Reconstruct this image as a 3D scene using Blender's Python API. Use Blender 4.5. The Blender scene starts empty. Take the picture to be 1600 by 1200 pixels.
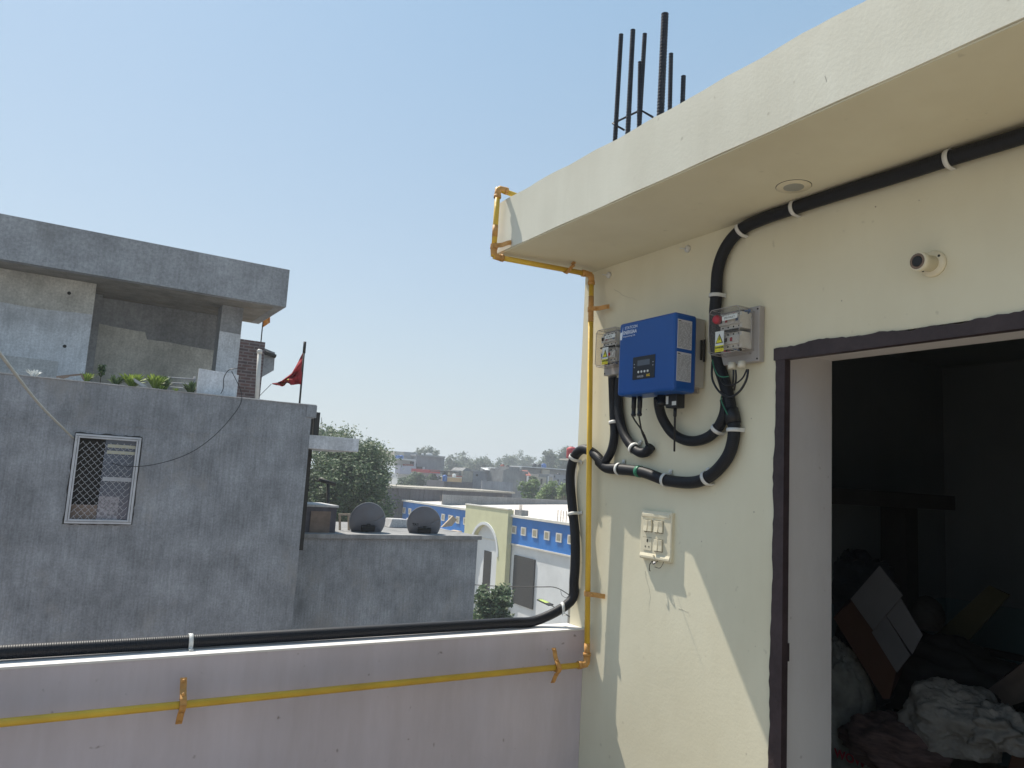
import bpy, bmesh, math, random
from mathutils import Vector, Matrix
from math import radians as R, sin, cos, pi
random.seed(7)
S = bpy.context.scene
COL = S.collection
# ---------------------------------------------------------------- camera
F_PX, YAW, PIT, ROL = 1164.72, 0.548788, 0.129925, 0.0576245
CAM = Vector((0, 0, 1.55))
_f = Vector((sin(YAW)*cos(PIT), cos(YAW)*cos(PIT), sin(PIT)))
_r0 = Vector((cos(YAW), -sin(YAW), 0)); _u0 = _r0.cross(_f)
_r = _r0*cos(ROL)+_u0*sin(ROL); _u = -_r0*sin(ROL)+_u0*cos(ROL)
cd = bpy.data.cameras.new('camera'); cam = bpy.data.objects.new('camera', cd); COL.objects.link(cam)
cd.sensor_width = 36; cd.lens = F_PX*36/1600; cd.clip_start = 0.05; cd.clip_end = 6000
M = Matrix.Identity(4)
for i, a in enumerate((_r, _u, -_f)):
    for j in range(3): M[j][i] = a[j]
M.translation = CAM
cam.matrix_world = M
S.camera = cam
S.render.resolution_x, S.render.resolution_y = 1024, 768
# ---------------------------------------------------------------- light
SUN = Vector((-0.28, 1.0, 1.6)).normalized()
EL = math.asin(SUN.z); AZ = math.atan2(SUN.x, SUN.y)
w = bpy.data.worlds.new('World'); S.world = w; w.use_nodes = True
nt = w.node_tree; bg = nt.nodes['Background']
sky = nt.nodes.new('ShaderNodeTexSky'); sky.sky_type = 'NISHITA'; sky.sun_disc = False
sky.sun_elevation = EL; sky.sun_rotation = AZ; sky.altitude = 100
sky.air_density = 1.15; sky.dust_density = 1.0; sky.ozone_density = 0.4
tcw = nt.nodes.new('ShaderNodeTexCoord'); sxyz = nt.nodes.new('ShaderNodeSeparateXYZ'); nt.links.new(tcw.outputs['Generated'], sxyz.inputs[0])
rmp = nt.nodes.new('ShaderNodeValToRGB'); nt.links.new(sxyz.outputs[2], rmp.inputs[0])
rmp.color_ramp.elements[0].position = 0.0; rmp.color_ramp.elements[0].color = (.9, .9, .9, 1)
rmp.color_ramp.elements[1].position = .85; rmp.color_ramp.elements[1].color = (.6, .6, .6, 1)
e_ = rmp.color_ramp.elements.new(.25); e_.color = (.65, .65, .65, 1)
vc = nt.nodes.new('ShaderNodeMapRange'); vc.inputs[1].default_value = .0; vc.inputs[2].default_value = .75; nt.links.new(sxyz.outputs[2], vc.inputs[0])
vm = nt.nodes.new('ShaderNodeMixRGB'); vm.inputs[1].default_value = (4.75, 5.3, 5.6, 1); vm.inputs[2].default_value = (2.3, 4.3, 6.3, 1); nt.links.new(vc.outputs[0], vm.inputs[0])
vl = nt.nodes.new('ShaderNodeMixRGB'); nt.links.new(vm.outputs[0], vl.inputs[2])
nt.links.new(rmp.outputs[0], vl.inputs[0]); nt.links.new(sky.outputs[0], vl.inputs[1]); nt.links.new(vl.outputs[0], bg.inputs[0]); bg.inputs[1].default_value = 0.088
sl = bpy.data.lights.new('sun', 'SUN'); sun = bpy.data.objects.new('sun', sl); COL.objects.link(sun)
sl.energy = 4.8; sl.angle = R(0.5); sl.color = (1, .93, .82)
sun.rotation_euler = SUN.to_track_quat('Z', 'Y').to_euler(); sun.location = (0, 0, 30)
S.view_settings.view_transform = 'Standard'; S.view_settings.look = 'None'
S.view_settings.exposure = 0.55; S.view_settings.gamma = 1
S.render.engine = 'CYCLES'
S.cycles.max_bounces = 8; S.cycles.transparent_max_bounces = 16
# ---------------------------------------------------------------- helpers
def on(px, py, ax, v):
    "the point where the sight line through a photo pixel meets a real plane x, y or z = v"
    d = _r*((px-800)/F_PX) - _u*((py-600)/F_PX) + _f
    i = 'XYZ'.index(ax)
    return CAM + d*((v-CAM[i])/d[i])
def tag(o, label=None, cat=None, group=None, kind=None):
    if label: o['label'] = label
    if cat: o['category'] = cat
    if group: o['group'] = group
    if kind: o['kind'] = kind
    return o
def thing(name, label, cat, loc, group=None):
    o = bpy.data.objects.new(name, None); COL.objects.link(o); o.location = loc
    o.empty_display_size = .1
    return tag(o, label, cat, group)
def world_loc(o):
    v = Vector((0, 0, 0))
    while o is not None: v += Vector(o.location); o = o.parent
    return v
class MB:
    def __init__(s): s.v = []; s.f = []; s.sm = []; s.uv = {}
    def face(s, idx, sm=False): s.f.append(idx); s.sm.append(sm)
    def box(s, x0, x1, y0, y1, z0, z1):
        if x0 > x1: x0, x1 = x1, x0
        if y0 > y1: y0, y1 = y1, y0
        if z0 > z1: z0, z1 = z1, z0
        b = len(s.v)
        s.v += [(x0,y0,z0),(x1,y0,z0),(x1,y1,z0),(x0,y1,z0),(x0,y0,z1),(x1,y0,z1),(x1,y1,z1),(x0,y1,z1)]
        for q in ((0,3,2,1),(4,5,6,7),(0,1,5,4),(1,2,6,5),(2,3,7,6),(3,0,4,7)): s.face([b+i for i in q])
        return s
    def obox(s, c, ax, ay, az):
        "box centred at c with half-axis vectors"
        b = len(s.v); c = Vector(c); ax, ay, az = Vector(ax), Vector(ay), Vector(az)
        for k in ((-1,-1,-1),(1,-1,-1),(1,1,-1),(-1,1,-1),(-1,-1,1),(1,-1,1),(1,1,1),(-1,1,1)):
            s.v.append(tuple(c+ax*k[0]+ay*k[1]+az*k[2]))
        for q in ((0,3,2,1),(4,5,6,7),(0,1,5,4),(1,2,6,5),(2,3,7,6),(3,0,4,7)): s.face([b+i for i in q])
        return s
    def prism(s, pts, d):
        "closed outline pts extruded by vector d"
        n = len(pts); b = len(s.v); d = Vector(d)
        s.v += [tuple(Vector(p)) for p in pts] + [tuple(Vector(p)+d) for p in pts]
        s.face(list(range(b, b+n))); s.face(list(range(b+2*n-1, b+n-1, -1)))
        for i in range(n): j = (i+1) % n; s.face([b+j, b+i, b+n+i, b+n+j])
        return s
    def tube(s, path, r, n=10, caps=True, sm=True):
        P = [Vector(p) for p in path]; rr = r if isinstance(r, (list, tuple)) else [r]*len(P)
        b = len(s.v); T0 = None; N = None; L = 0
        for i, p in enumerate(P):
            t = ((P[min(i+1, len(P)-1)]-P[max(i-1, 0)])).normalized()
            if N is None:
                N = t.orthogonal().normalized()
            else:
                N = (N - t*N.dot(t)).normalized()
            B = t.cross(N)
            if i: L += (p-P[i-1]).length
            for k in range(n):
                a = 2*pi*k/n
                s.uv[len(s.v)] = (k/n, L)
                s.v.append(tuple(p+(N*cos(a)+B*sin(a))*rr[i]))
        for i in range(len(P)-1):
            for k in range(n):
                k2 = (k+1) % n
                s.face([b+i*n+k, b+i*n+k2, b+(i+1)*n+k2, b+(i+1)*n+k], sm)
        if caps:
            s.face([b+k for k in range(n)][::-1]); e = b+(len(P)-1)*n; s.face([e+k for k in range(n)])
        return s
    def lathe(s, c, axis, prof, n=20, sm=True):
        "prof: list of (distance along axis, radius)"
        ax = Vector(axis).normalized(); N = ax.orthogonal().normalized(); B = ax.cross(N); c = Vector(c); b = len(s.v)
        for h, r in prof:
            for k in range(n):
                a = 2*pi*k/n; s.v.append(tuple(c+ax*h+(N*cos(a)+B*sin(a))*max(r, 1e-4)))
        for i in range(len(prof)-1):
            for k in range(n):
                k2 = (k+1) % n; s.face([b+i*n+k, b+i*n+k2, b+(i+1)*n+k2, b+(i+1)*n+k], sm)
        s.face([b+k for k in range(n)][::-1]); e = b+(len(prof)-1)*n; s.face([e+k for k in range(n)])
        return s
    def grid(s, fn, nu, nv, sm=True):
        b = len(s.v)
        for i in range(nu+1):
            for j in range(nv+1): s.v.append(tuple(fn(i/nu, j/nv)))
        for i in range(nu):
            for j in range(nv):
                a = b+i*(nv+1)+j; s.face([a, a+nv+1, a+nv+2, a+1], sm)
        return s
    def build(s, name, mat, parent=None, bevel=0, solid=0, origin=None):
        off = world_loc(parent) if parent else Vector(origin or (0, 0, 0))
        me = bpy.data.meshes.new(name)
        me.from_pydata([tuple(Vector(v)-off) for v in s.v], [], s.f)
        me.polygons.foreach_set('use_smooth', s.sm)
        if s.uv:
            ul = me.uv_layers.new(name='UVMap')
            for p in me.polygons:
                us = [s.uv.get(me.loops[l].vertex_index, (0, 0))[0] for l in p.loop_indices]
                wrap = max(us)-min(us) > .5
                for l in p.loop_indices:
                    u, v = s.uv.get(me.loops[l].vertex_index, (0, 0))
                    ul.data[l].uv = (u+1 if wrap and u < .5 else u, v)
        if bevel:
            bm = bmesh.new(); bm.from_mesh(me)
            ed = [e for e in bm.edges if len(e.link_faces) == 2 and e.calc_face_angle(0) > .6]
            bmesh.ops.bevel(bm, geom=ed, offset=bevel, segments=2, profile=.5, affect='EDGES')
            bm.to_mesh(me); bm.free()
        me.materials.append(mat); me.update()
        o = bpy.data.objects.new(name, me); COL.objects.link(o)
        if parent: o.parent = parent
        else: o.location = off
        if solid:
            m = o.modifiers.new('thickness', 'SOLIDIFY'); m.thickness = solid; m.offset = 0
        return o
def spline(pts, sub=6):
    P = [Vector(p) for p in pts]; out = []
    for i in range(len(P)-1):
        a, b, c, d = P[max(i-1, 0)], P[i], P[i+1], P[min(i+2, len(P)-1)]
        for k in range(sub):
            t = k/sub
            out.append(.5*((2*b)+(-a+c)*t+(2*a-5*b+4*c-d)*t*t+(-a+3*b-3*c+d)*t**3))
    out.append(P[-1]); return out
def text_mesh(body, size, origin, xd, yd, mat, parent, name='lettering', align='LEFT', bold=0, sx=1):
    cu = bpy.data.curves.new('t', 'FONT'); cu.body = body; cu.size = size; cu.align_x = align; cu.extrude = size*.01; cu.offset = bold; cu.space_character = 1.05
    to = bpy.data.objects.new('t', cu)
    me = bpy.data.meshes.new_from_object(to); bpy.data.objects.remove(to)
    xd = Vector(xd).normalized(); yd = Vector(yd).normalized(); zd = xd.cross(yd); o0 = Vector(origin)-world_loc(parent)
    for v in me.vertices:
        c = v.co.copy(); v.co = o0+xd*c.x*sx+yd*c.y+zd*c.z
    me.name = name; me.materials.clear(); me.materials.append(mat)
    o = bpy.data.objects.new(name, me); COL.objects.link(o); o.parent = parent
    return o
# ---------------------------------------------------------------- materials
def newmat(name):
    m = bpy.data.materials.new(name); m.use_nodes = True
    return m, m.node_tree, m.node_tree.nodes['Principled BSDF']
def mat(name, col, rough=.8, var=.12, scale=6, bump=.15, bscale=80, metal=0, spec=.4, stretch=(1,1,1), tint=None, detail=6, contrast=.35):
    m, t, p = newmat(name); N = t.nodes; L = t.links
    p.inputs['Roughness'].default_value = rough; p.inputs['Metallic'].default_value = metal
    p.inputs['Specular IOR Level'].default_value = spec
    tc = N.new('ShaderNodeTexCoord'); mp = N.new('ShaderNodeMapping'); mp.inputs['Scale'].default_value = stretch
    L.new(tc.outputs['Object'], mp.inputs[0])
    no = N.new('ShaderNodeTexNoise'); no.inputs['Scale'].default_value = scale; no.inputs['Detail'].default_value = detail; no.inputs['Roughness'].default_value = .6
    L.new(mp.outputs[0], no.inputs['Vector'])
    rp = N.new('ShaderNodeValToRGB'); e = rp.color_ramp.elements
    e[0].position = .5-contrast/2; e[1].position = .5+contrast/2
    t2 = tint or col
    e[0].color = tuple(max(0, c*(1-var)) for c in t2)+(1,); e[1].color = tuple(min(1, c*(1+var)) for c in col)+(1,)
    L.new(no.outputs[0], rp.inputs[0]); L.new(rp.outputs[0], p.inputs['Base Color'])
    if bump:
        nb = N.new('ShaderNodeTexNoise'); nb.inputs['Scale'].default_value = bscale; nb.inputs['Detail'].default_value = 4
        L.new(tc.outputs['Object'], nb.inputs['Vector'])
        bp = N.new('ShaderNodeBump'); bp.inputs['Strength'].default_value = bump; bp.inputs['Distance'].default_value = .6/bscale
        L.new(nb.outputs[0], bp.inputs['Height']); L.new(bp.outputs[0], p.inputs['Normal'])
    return m
def concrete(name, col, stain, scale=1.0, streak=.7, bump=.3):
    m, t, p = newmat(name); N = t.nodes; L = t.links
    p.inputs['Roughness'].default_value = .9; p.inputs['Specular IOR Level'].default_value = .25
    tc = N.new('ShaderNodeTexCoord')
    def noise(sc, st, det=8, ro=.65):
        mp = N.new('ShaderNodeMapping'); mp.inputs['Scale'].default_value = st; L.new(tc.outputs['Object'], mp.inputs[0])
        n = N.new('ShaderNodeTexNoise'); n.inputs['Scale'].default_value = sc; n.inputs['Detail'].default_value = det; n.inputs['Roughness'].default_value = ro
        L.new(mp.outputs[0], n.inputs['Vector']); return n
    def ramp(src, a, b, c0, c1):
        r = N.new('ShaderNodeValToRGB'); e = r.color_ramp.elements; e[0].position = a; e[1].position = b; e[0].color = c0; e[1].color = c1
        L.new(src.outputs[0], r.inputs[0]); return r
    def mix(bl, fac, a, b):
        x = N.new('ShaderNodeMixRGB'); x.blend_type = bl
        if isinstance(fac, float): x.inputs[0].default_value = fac
        else: L.new(fac.outputs[0], x.inputs[0])
        L.new(a.outputs[0], x.inputs[1])
        if isinstance(b, tuple): x.inputs[2].default_value = b
        else: L.new(b.outputs[0], x.inputs[2])
        return x
    g = lambda v: (v, v, v, 1)
    big = ramp(noise(1.3*scale, (1, 1, 1)), .35, .68, tuple(c*.74 for c in col)+(1,), tuple(c*1.2 for c in col)+(1,))
    st = ramp(noise(3.2*scale, (1, 1, .6), 10, .78), .34, .70, g(1-.30*streak), g(1.16))
    st2 = ramp(noise(30*scale, (1, 1, .035), 5, .7), .40, .66, g(1.12), g(1-.26*streak))
    fine = ramp(noise(28*scale, (1, 1, 1), 6, .75), .34, .68, g(.66), g(1.25))
    x = mix('MULTIPLY', .9, big, st); x = mix('MULTIPLY', .8, x, st2); x = mix('MULTIPLY', .7, x, fine)
    sm = ramp(noise(.9*scale, (1, 1, .8), 9, .7), .56, .72, g(0), g(.65))
    x = mix('MIX', sm, x, tuple(stain)+(1,))
    L.new(x.outputs[0], p.inputs['Base Color'])
    b = N.new('ShaderNodeBump'); b.inputs['Strength'].default_value = bump; b.inputs['Distance'].default_value = .01
    L.new(noise(40*scale, (1, 1, .5), 6).outputs[0], b.inputs['Height']); L.new(b.outputs[0], p.inputs['Normal'])
    return m
def plaster(name, col, warm, wear=.25):
    "painted plaster: trowel waves, faint brush patches, hairline marks and specks"
    m, t, p = newmat(name); N = t.nodes; L = t.links
    p.inputs['Roughness'].default_value = .62; p.inputs['Specular IOR Level'].default_value = .3
    tc = N.new('ShaderNodeTexCoord')
    def noise(sc, det=5, st=(1,1,1), ro=.55):
        mp = N.new('ShaderNodeMapping'); mp.inputs['Scale'].default_value = st; L.new(tc.outputs['Object'], mp.inputs[0])
        n = N.new('ShaderNodeTexNoise'); n.inputs['Scale'].default_value = sc; n.inputs['Detail'].default_value = det; n.inputs['Roughness'].default_value = ro
        L.new(mp.outputs[0], n.inputs['Vector']); return n
    r = N.new('ShaderNodeValToRGB'); e = r.color_ramp.elements; e[0].position = .3; e[1].position = .7
    e[0].color = tuple(c*.93 for c in warm)+(1,); e[1].color = tuple(min(c*1.03, .9) for c in col)+(1,)
    L.new(noise(1.6, 6).outputs[0], r.inputs[0])
    r2 = N.new('ShaderNodeValToRGB'); e = r2.color_ramp.elements; e[0].position = .20; e[1].position = .26
    e[0].color = (.45, .42, .38, 1); e[1].color = (1, 1, 1, 1)
    L.new(noise(34, 2, ro=.3).outputs[0], r2.inputs[0])
    r3 = N.new('ShaderNodeValToRGB'); e = r3.color_ramp.elements; e[0].position = .14; e[1].position = .30
    e[0].color = (.5, .45, .4, 1); e[1].color = (1, 1, 1, 1)
    L.new(noise(9, 7, (1, 1, .6), .7).outputs[0], r3.inputs[0])
    x = N.new('ShaderNodeMixRGB'); x.blend_type = 'MULTIPLY'; x.inputs[0].default_value = wear
    L.new(r.outputs[0], x.inputs[1]); L.new(r2.outputs[0], x.inputs[2])
    y = N.new('ShaderNodeMixRGB'); y.blend_type = 'MULTIPLY'; y.inputs[0].default_value = wear*2
    L.new(x.outputs[0], y.inputs[1]); L.new(r3.outputs[0], y.inputs[2]); r4 = N.new('ShaderNodeValToRGB'); e = r4.color_ramp.elements; e[0].position = .38; e[1].position = .66
    e[0].color = (.80, .78, .75, 1); e[1].color = (1, 1, 1, 1); L.new(noise(5, 8, (1, 1, .16), .72).outputs[0], r4.inputs[0])
    z_ = N.new('ShaderNodeMixRGB'); z_.blend_type = 'MULTIPLY'; z_.inputs[0].default_value = min(1, wear*.8)
    L.new(y.outputs[0], z_.inputs[1]); L.new(r4.outputs[0], z_.inputs[2]); L.new(z_.outputs[0], p.inputs['Base Color'])
    b = N.new('ShaderNodeBump'); b.inputs['Strength'].default_value = .06; b.inputs['Distance'].default_value = .02
    L.new(noise(4.5, 5).outputs[0], b.inputs['Height'])
    b2 = N.new('ShaderNodeBump'); b2.inputs['Strength'].default_value = .10; b2.inputs['Distance'].default_value = .004
    L.new(noise(90, 3).outputs[0], b2.inputs['Height']); L.new(b.outputs[0], b2.inputs['Normal']); L.new(b2.outputs[0], p.inputs['Normal'])
    return m
def conduit_mat(name):
    m, t, p = newmat(name); N = t.nodes; L = t.links
    p.inputs['Base Color'].default_value = (.010, .011, .015, 1); p.inputs['Roughness'].default_value = .5; p.inputs['Specular IOR Level'].default_value = .3
    uv = N.new('ShaderNodeUVMap'); mp = N.new('ShaderNodeMapping'); mp.inputs['Scale'].default_value = (0.0001, 1, 1)
    L.new(uv.outputs[0], mp.inputs[0])
    wv = N.new('ShaderNodeTexWave'); wv.bands_direction = 'Y'; wv.inputs['Scale'].default_value = 45
    L.new(mp.outputs[0], wv.inputs[0])
    b = N.new('ShaderNodeBump'); b.inputs['Strength'].default_value = .35; b.inputs['Distance'].default_value = .002
    L.new(wv.outputs[0], b.inputs['Height']); L.new(b.outputs[0], p.inputs['Normal'])
    return m
def leafmat(name, c0, c1):
    m, t, p = newmat(name); N = t.nodes; L = t.links
    g = N.new('ShaderNodeNewGeometry'); r = N.new('ShaderNodeValToRGB'); e = r.color_ramp.elements
    e[0].color = tuple(c0)+(1,); e[1].color = tuple(c1)+(1,)
    L.new(g.outputs['Random Per Island'], r.inputs[0]); L.new(r.outputs[0], p.inputs['Base Color'])
    p.inputs['Roughness'].default_value = .55; p.inputs['Specular IOR Level'].default_value = .3
    tr = N.new('ShaderNodeBsdfTranslucent'); L.new(r.outputs[0], tr.inputs[0]); mx = N.new('ShaderNodeMixShader'); mx.inputs[0].default_value = .3
    L.new(p.outputs[0], mx.inputs[1]); L.new(tr.outputs[0], mx.inputs[2]); L.new(mx.outputs[0], N['Material Output'].inputs[0])
    return m
def brickmat(name, c1, c2, mortar, sc):
    m, t, p = newmat(name); N = t.nodes; L = t.links
    tc = N.new('ShaderNodeTexCoord'); se = N.new('ShaderNodeSeparateXYZ'); co = N.new('ShaderNodeCombineXYZ')
    L.new(tc.outputs['Object'], se.inputs[0]); L.new(se.outputs[0], co.inputs[0]); L.new(se.outputs[2], co.inputs[1])
    b = N.new('ShaderNodeTexBrick'); b.inputs['Scale'].default_value = sc; b.inputs['Color1'].default_value = tuple(c1)+(1,); b.inputs['Color2'].default_value = tuple(c2)+(1,)
    b.inputs['Mortar'].default_value = tuple(mortar)+(1,); b.inputs['Mortar Size'].default_value = .012; b.inputs['Brick Width'].default_value = .20; b.inputs['Row Height'].default_value = .062
    L.new(co.outputs[0], b.inputs['Vector'])
    n = N.new('ShaderNodeTexNoise'); n.inputs['Scale'].default_value = 7; L.new(tc.outputs['Object'], n.inputs['Vector'])
    x = N.new('ShaderNodeMixRGB'); x.blend_type = 'OVERLAY'; x.inputs[0].default_value = .6; L.new(b.outputs[0], x.inputs[1]); L.new(n.outputs[0], x.inputs[2])
    L.new(x.outputs[0], p.inputs['Base Color']); p.inputs['Roughness'].default_value = .9
    bb = N.new('ShaderNodeBump'); bb.inputs['Strength'].default_value = .5; bb.inputs['Distance'].default_value = .02; L.new(b.outputs['Fac'], bb.inputs['Height']); bb.invert = True
    L.new(bb.outputs[0], p.inputs['Normal'])
    return m
def clear(name, tint, refl=.08, rough=.08, haze=.1):
    m, t, p = newmat(name); N = t.nodes; L = t.links
    tr = N.new('ShaderNodeBsdfTransparent'); tr.inputs[0].default_value = tuple(tint)+(1,)
    p.inputs['Base Color'].default_value = (.55, .54, .52, 1); p.inputs['Roughness'].default_value = rough; p.inputs['Specular IOR Level'].default_value = .5
    mx = N.new('ShaderNodeMixShader'); fr = N.new('ShaderNodeLayerWeight'); pw = N.new('ShaderNodeMath'); pw.operation = 'POWER'; pw.inputs[1].default_value = 3; L.new(fr.outputs['Facing'], pw.inputs[0])
    ad = N.new('ShaderNodeMath'); ad.operation = 'MULTIPLY_ADD'; ad.inputs[1].default_value = .35; ad.inputs[2].default_value = haze; L.new(pw.outputs[0], ad.inputs[0])
    L.new(ad.outputs[0], mx.inputs[0]); L.new(tr.outputs[0], mx.inputs[1]); L.new(p.outputs[0], mx.inputs[2]); L.new(mx.outputs[0], N['Material Output'].inputs[0])
    return m
m_cream = plaster('cream_plaster', (.74, .70, .54), (.73, .675, .50))
m_fascia = plaster('fascia_plaster', (.72, .71, .61), (.70, .68, .57), .45)
m_pink = plaster('lilac_plaster', (.60, .535, .575), (.56, .51, .56), .8)
m_white_pl = plaster('white_plaster', (.74, .72, .70), (.72, .68, .66), .4)
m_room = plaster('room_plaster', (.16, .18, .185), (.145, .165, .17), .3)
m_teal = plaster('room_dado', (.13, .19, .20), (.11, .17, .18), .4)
m_trim = mat('maroon_trim', (.042, .028, .031), .55, .25, 14, .3, 60)
m_jamb = plaster('jamb_paint', (.70, .68, .67), (.68, .65, .64), .4)
m_tfloor = mat('terrace_cement', (.30, .265, .22), .85, .15, 3, .2, 50)
m_cond = conduit_mat('black_conduit')
m_black = mat('black_plastic', (.012, .013, .016), .4, .1, 20, 0)
m_clip = mat('white_clip_plastic', (.62, .62, .60), .45, .08, 30, 0)
m_yellow = mat('yellow_pipe_paint', (.70, .46, .05), .42, .08, 5, .15, 70, tint=(.64, .40, .05))
m_orange = mat('rust_primer', (.52, .27, .08), .6, .22, 22, .25, 90)
m_blue = mat('blue_enamel', (.008, .075, .30), .38, .05, 4, .04, 300)
m_panel = mat('black_panel', (.015, .018, .026), .3, .05, 30, 0)
m_lcd = mat('grey_lcd', (.10, .12, .15), .2, .05, 30, 0)
m_alu = mat('aluminium', (.50, .47, .43), .45, .08, 8, .05, 60, metal=.55)
m_label = mat('pale_sticker', (.50, .51, .54), .5, .05, 30, 0)
m_ink = mat('black_ink', (.02, .02, .025), .6, 0, 5, 0)
m_wink = mat('white_ink', (.70, .76, .85), .6, 0, 5, 0)
m_yink = mat('yellow_ink', (.75, .52, .04), .6, 0, 5, 0)
m_yel = mat('warning_yellow', (.72, .68, .03), .5, .03, 5, 0)
m_paper = mat('white_sticker', (.66, .68, .66), .5, .04, 9, 0)
m_clear = clear('clear_lid', (.90, .89, .88), haze=.045)
m_greybox = mat('grey_abs', (.36, .34, .33), .5, .06, 10, .05, 100)
m_breaker = mat('breaker_plastic', (.74, .73, .69), .5, .08, 25, 0)
m_red = mat('red_plastic', (.42, .03, .05), .45, .1, 10, 0)
m_bluec = mat('blue_toggle', (.10, .16, .30), .5, .1, 10, 0)
m_gland = mat('cream_gland', (.62, .58, .48), .5, .05, 10, 0)
m_green = mat('green_wire', (.03, .17, .10), .45, .1, 10, 0)
m_switch = mat('ivory_plastic', (.70, .64, .48), .35, .05, 10, .03, 100)
m_dark = mat('dark_recess', (.02, .018, .015), .8, .1, 10, 0)
m_rebar = mat('rebar_steel', (.022, .024, .032), .6, .3, 40, .4, 200, metal=.3)
m_steel = mat('bright_steel', (.5, .5, .5), .3, .1, 20, 0, metal=1)
m_conc = concrete('stained_concrete', (.285, .297, .315), (.30, .285, .265), 1.5, .75, .5)
m_conc2 = concrete('smooth_concrete', (.30, .306, .318), (.19, .185, .175), .9, .25, .15)
m_soffit = concrete('raw_slab_soffit', (.27, .25, .225), (.26, .20, .14), 2.2, .05)
m_whitewash = concrete('whitewash', (.56, .575, .60), (.52, .53, .53), 1.2, .3, .15)
m_greige = concrete('greige_wall', (.52, .505, .46), (.27, .26, .24), 1.2, .25, .15)
m_whitewash2 = concrete('old_whitewash', (.46, .46, .46), (.36, .35, .32), 1.2, .3, .15)
m_walu = mat('window_aluminium', (.46, .47, .49), .45, .1, 10, .05, 80)
m_mesh = mat('grille_metal', (.42, .43, .45), .5, .1, 30, 0)
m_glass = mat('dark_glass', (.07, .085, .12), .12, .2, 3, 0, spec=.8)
m_brown = mat('brown_board', (.20, .15, .12), .8, .2, 8, .1)
m_curt = mat('patterned_cloth', (.30, .28, .30), .9, .3, 30, .1, contrast=.15)
m_reflect = mat('cream_reflection', (.50, .49, .38), .7, .1, 10, 0)  # colour of the reflections painted in on the window glass
m_brick = brickmat('slate_brick', (.13, .075, .072), (.075, .055, .06), (.17, .15, .15), 1.0)
m_pvc = mat('grey_pvc', (.55, .53, .49), .5, .1, 10, .05)
m_flag = mat('red_cloth', (.30, .022, .028), .9, .35, 7, .3, 60)
m_flag2 = mat('orange_cloth', (.55, .20, .03), .9, .2, 7, .2, 60)
m_gold = mat('gold_print', (.45, .33, .05), .8, .1, 10, 0)
m_bark = mat('bark', (.10, .08, .06), .95, .3, 4, .6, 20)
m_leafA = leafmat('leaves_dark', (.045, .080, .035), (.12, .175, .075))
m_leafB = leafmat('leaves_far', (.035, .065, .030), (.090, .130, .060))
m_leafC = leafmat('leaves_bright', (.060, .120, .018), (.16, .24, .050))
m_leafD = leafmat('leaves_plant', (.10, .17, .025), (.28, .36, .08))
m_ground = mat('dusty_ground', (.26, .23, .19), .95, .3, .05, .2, 3)
m_sblue = mat('school_blue', (.010, .155, .50), .7, .1, .8, .05, 20)
m_sgreen = mat('school_green', (.56, .555, .35), .75, .07, .8, .05, 20)
m_swhite = mat('school_white', (.62, .64, .65), .8, .08, .6, .05, 20)
m_scream = mat('school_cornice', (.62, .60, .54), .8, .1, 1, .05, 20)
m_sroof = mat('pale_roof_coat', (.62, .57, .52), .9, .10, .5, .1, 8)
m_wblock = mat('window_buff', (.30, .27, .20), .8, .1, 4, 0)
m_dwall = concrete('blackened_wall', (.105, .10, .115), (.18, .165, .15), .16, 1.0, .1)
m_gwall = concrete('grey_block_wall', (.25, .25, .25), (.30, .29, .27), .25, .6, .1)
m_gwall2 = concrete('lilac_cement', (.25, .26, .29), (.29, .285, .28), .25, .5, .1)
m_beige = concrete('beige_wall', (.40, .37, .31), (.44, .40, .33), .3, .5, .1)
m_yell = mat('ochre_wall', (.55, .38, .20), .8, .1, 1, 0)
m_lilac = mat('lilac_wall', (.42, .42, .50), .8, .07, .5, 0)
m_wht = mat('white_wall', (.62, .63, .63), .8, .07, .5, 0)
m_redf = mat('red_fascia', (.50, .05, .06), .7, .1, .5, 0)
m_rust = mat('red_oxide_roof', (.34, .11, .08), .7, .15, 1, 0)
m_tblue = mat('blue_tank', (.03, .12, .38), .5, .05, 2, 0)
m_tblack = mat('black_tank', (.02, .022, .03), .5, .05, 2, 0)
m_tred = mat('red_tank', (.50, .07, .08), .6, .12, 2, 0)
m_dish = mat('dish_grey', (.13, .14, .165), .5, .06, 6, .05, 30, tint=(.14, .14, .155))
m_wood = mat('pale_timber', (.42, .34, .26), .8, .15, 12, .1, stretch=(1,1,.2))
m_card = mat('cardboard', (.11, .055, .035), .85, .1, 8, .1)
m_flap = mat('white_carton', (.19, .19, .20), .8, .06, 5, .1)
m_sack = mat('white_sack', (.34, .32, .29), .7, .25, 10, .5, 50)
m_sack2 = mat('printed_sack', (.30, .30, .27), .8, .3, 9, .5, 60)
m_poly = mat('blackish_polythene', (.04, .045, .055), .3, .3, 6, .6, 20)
m_ochre = mat('olive_board', (.07, .065, .03), .8, .15, 5, .1)
m_dwood = mat('dark_timber', (.03, .028, .026), .7, .2, 6, .1)
m_cloth = mat('striped_cloth', (.17, .11, .10), .9, .4, 12, .3, stretch=(.3,1,6))
m_lampg = mat('lamp_lens', (.50, .62, .12), .3, .1, 5, 0)
m_wire = mat('pale_cable', (.42, .42, .38), .6, .1, 10, 0)
# ---------------------------------------------------------------- ground
gm = MB(); gm.box(-1500, 1500, -1500, 1500, -9.9, -9.5)
tag(gm.build('ground', m_ground, origin=(0, 0, -7)), kind='structure')
tf = MB(); tf.box(-3.2, 2.187, -5, 2.816, -.15, 0)
tag(tf.build('terrace_floor', m_tfloor, origin=(0, 0, 0)), kind='structure')
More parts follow.
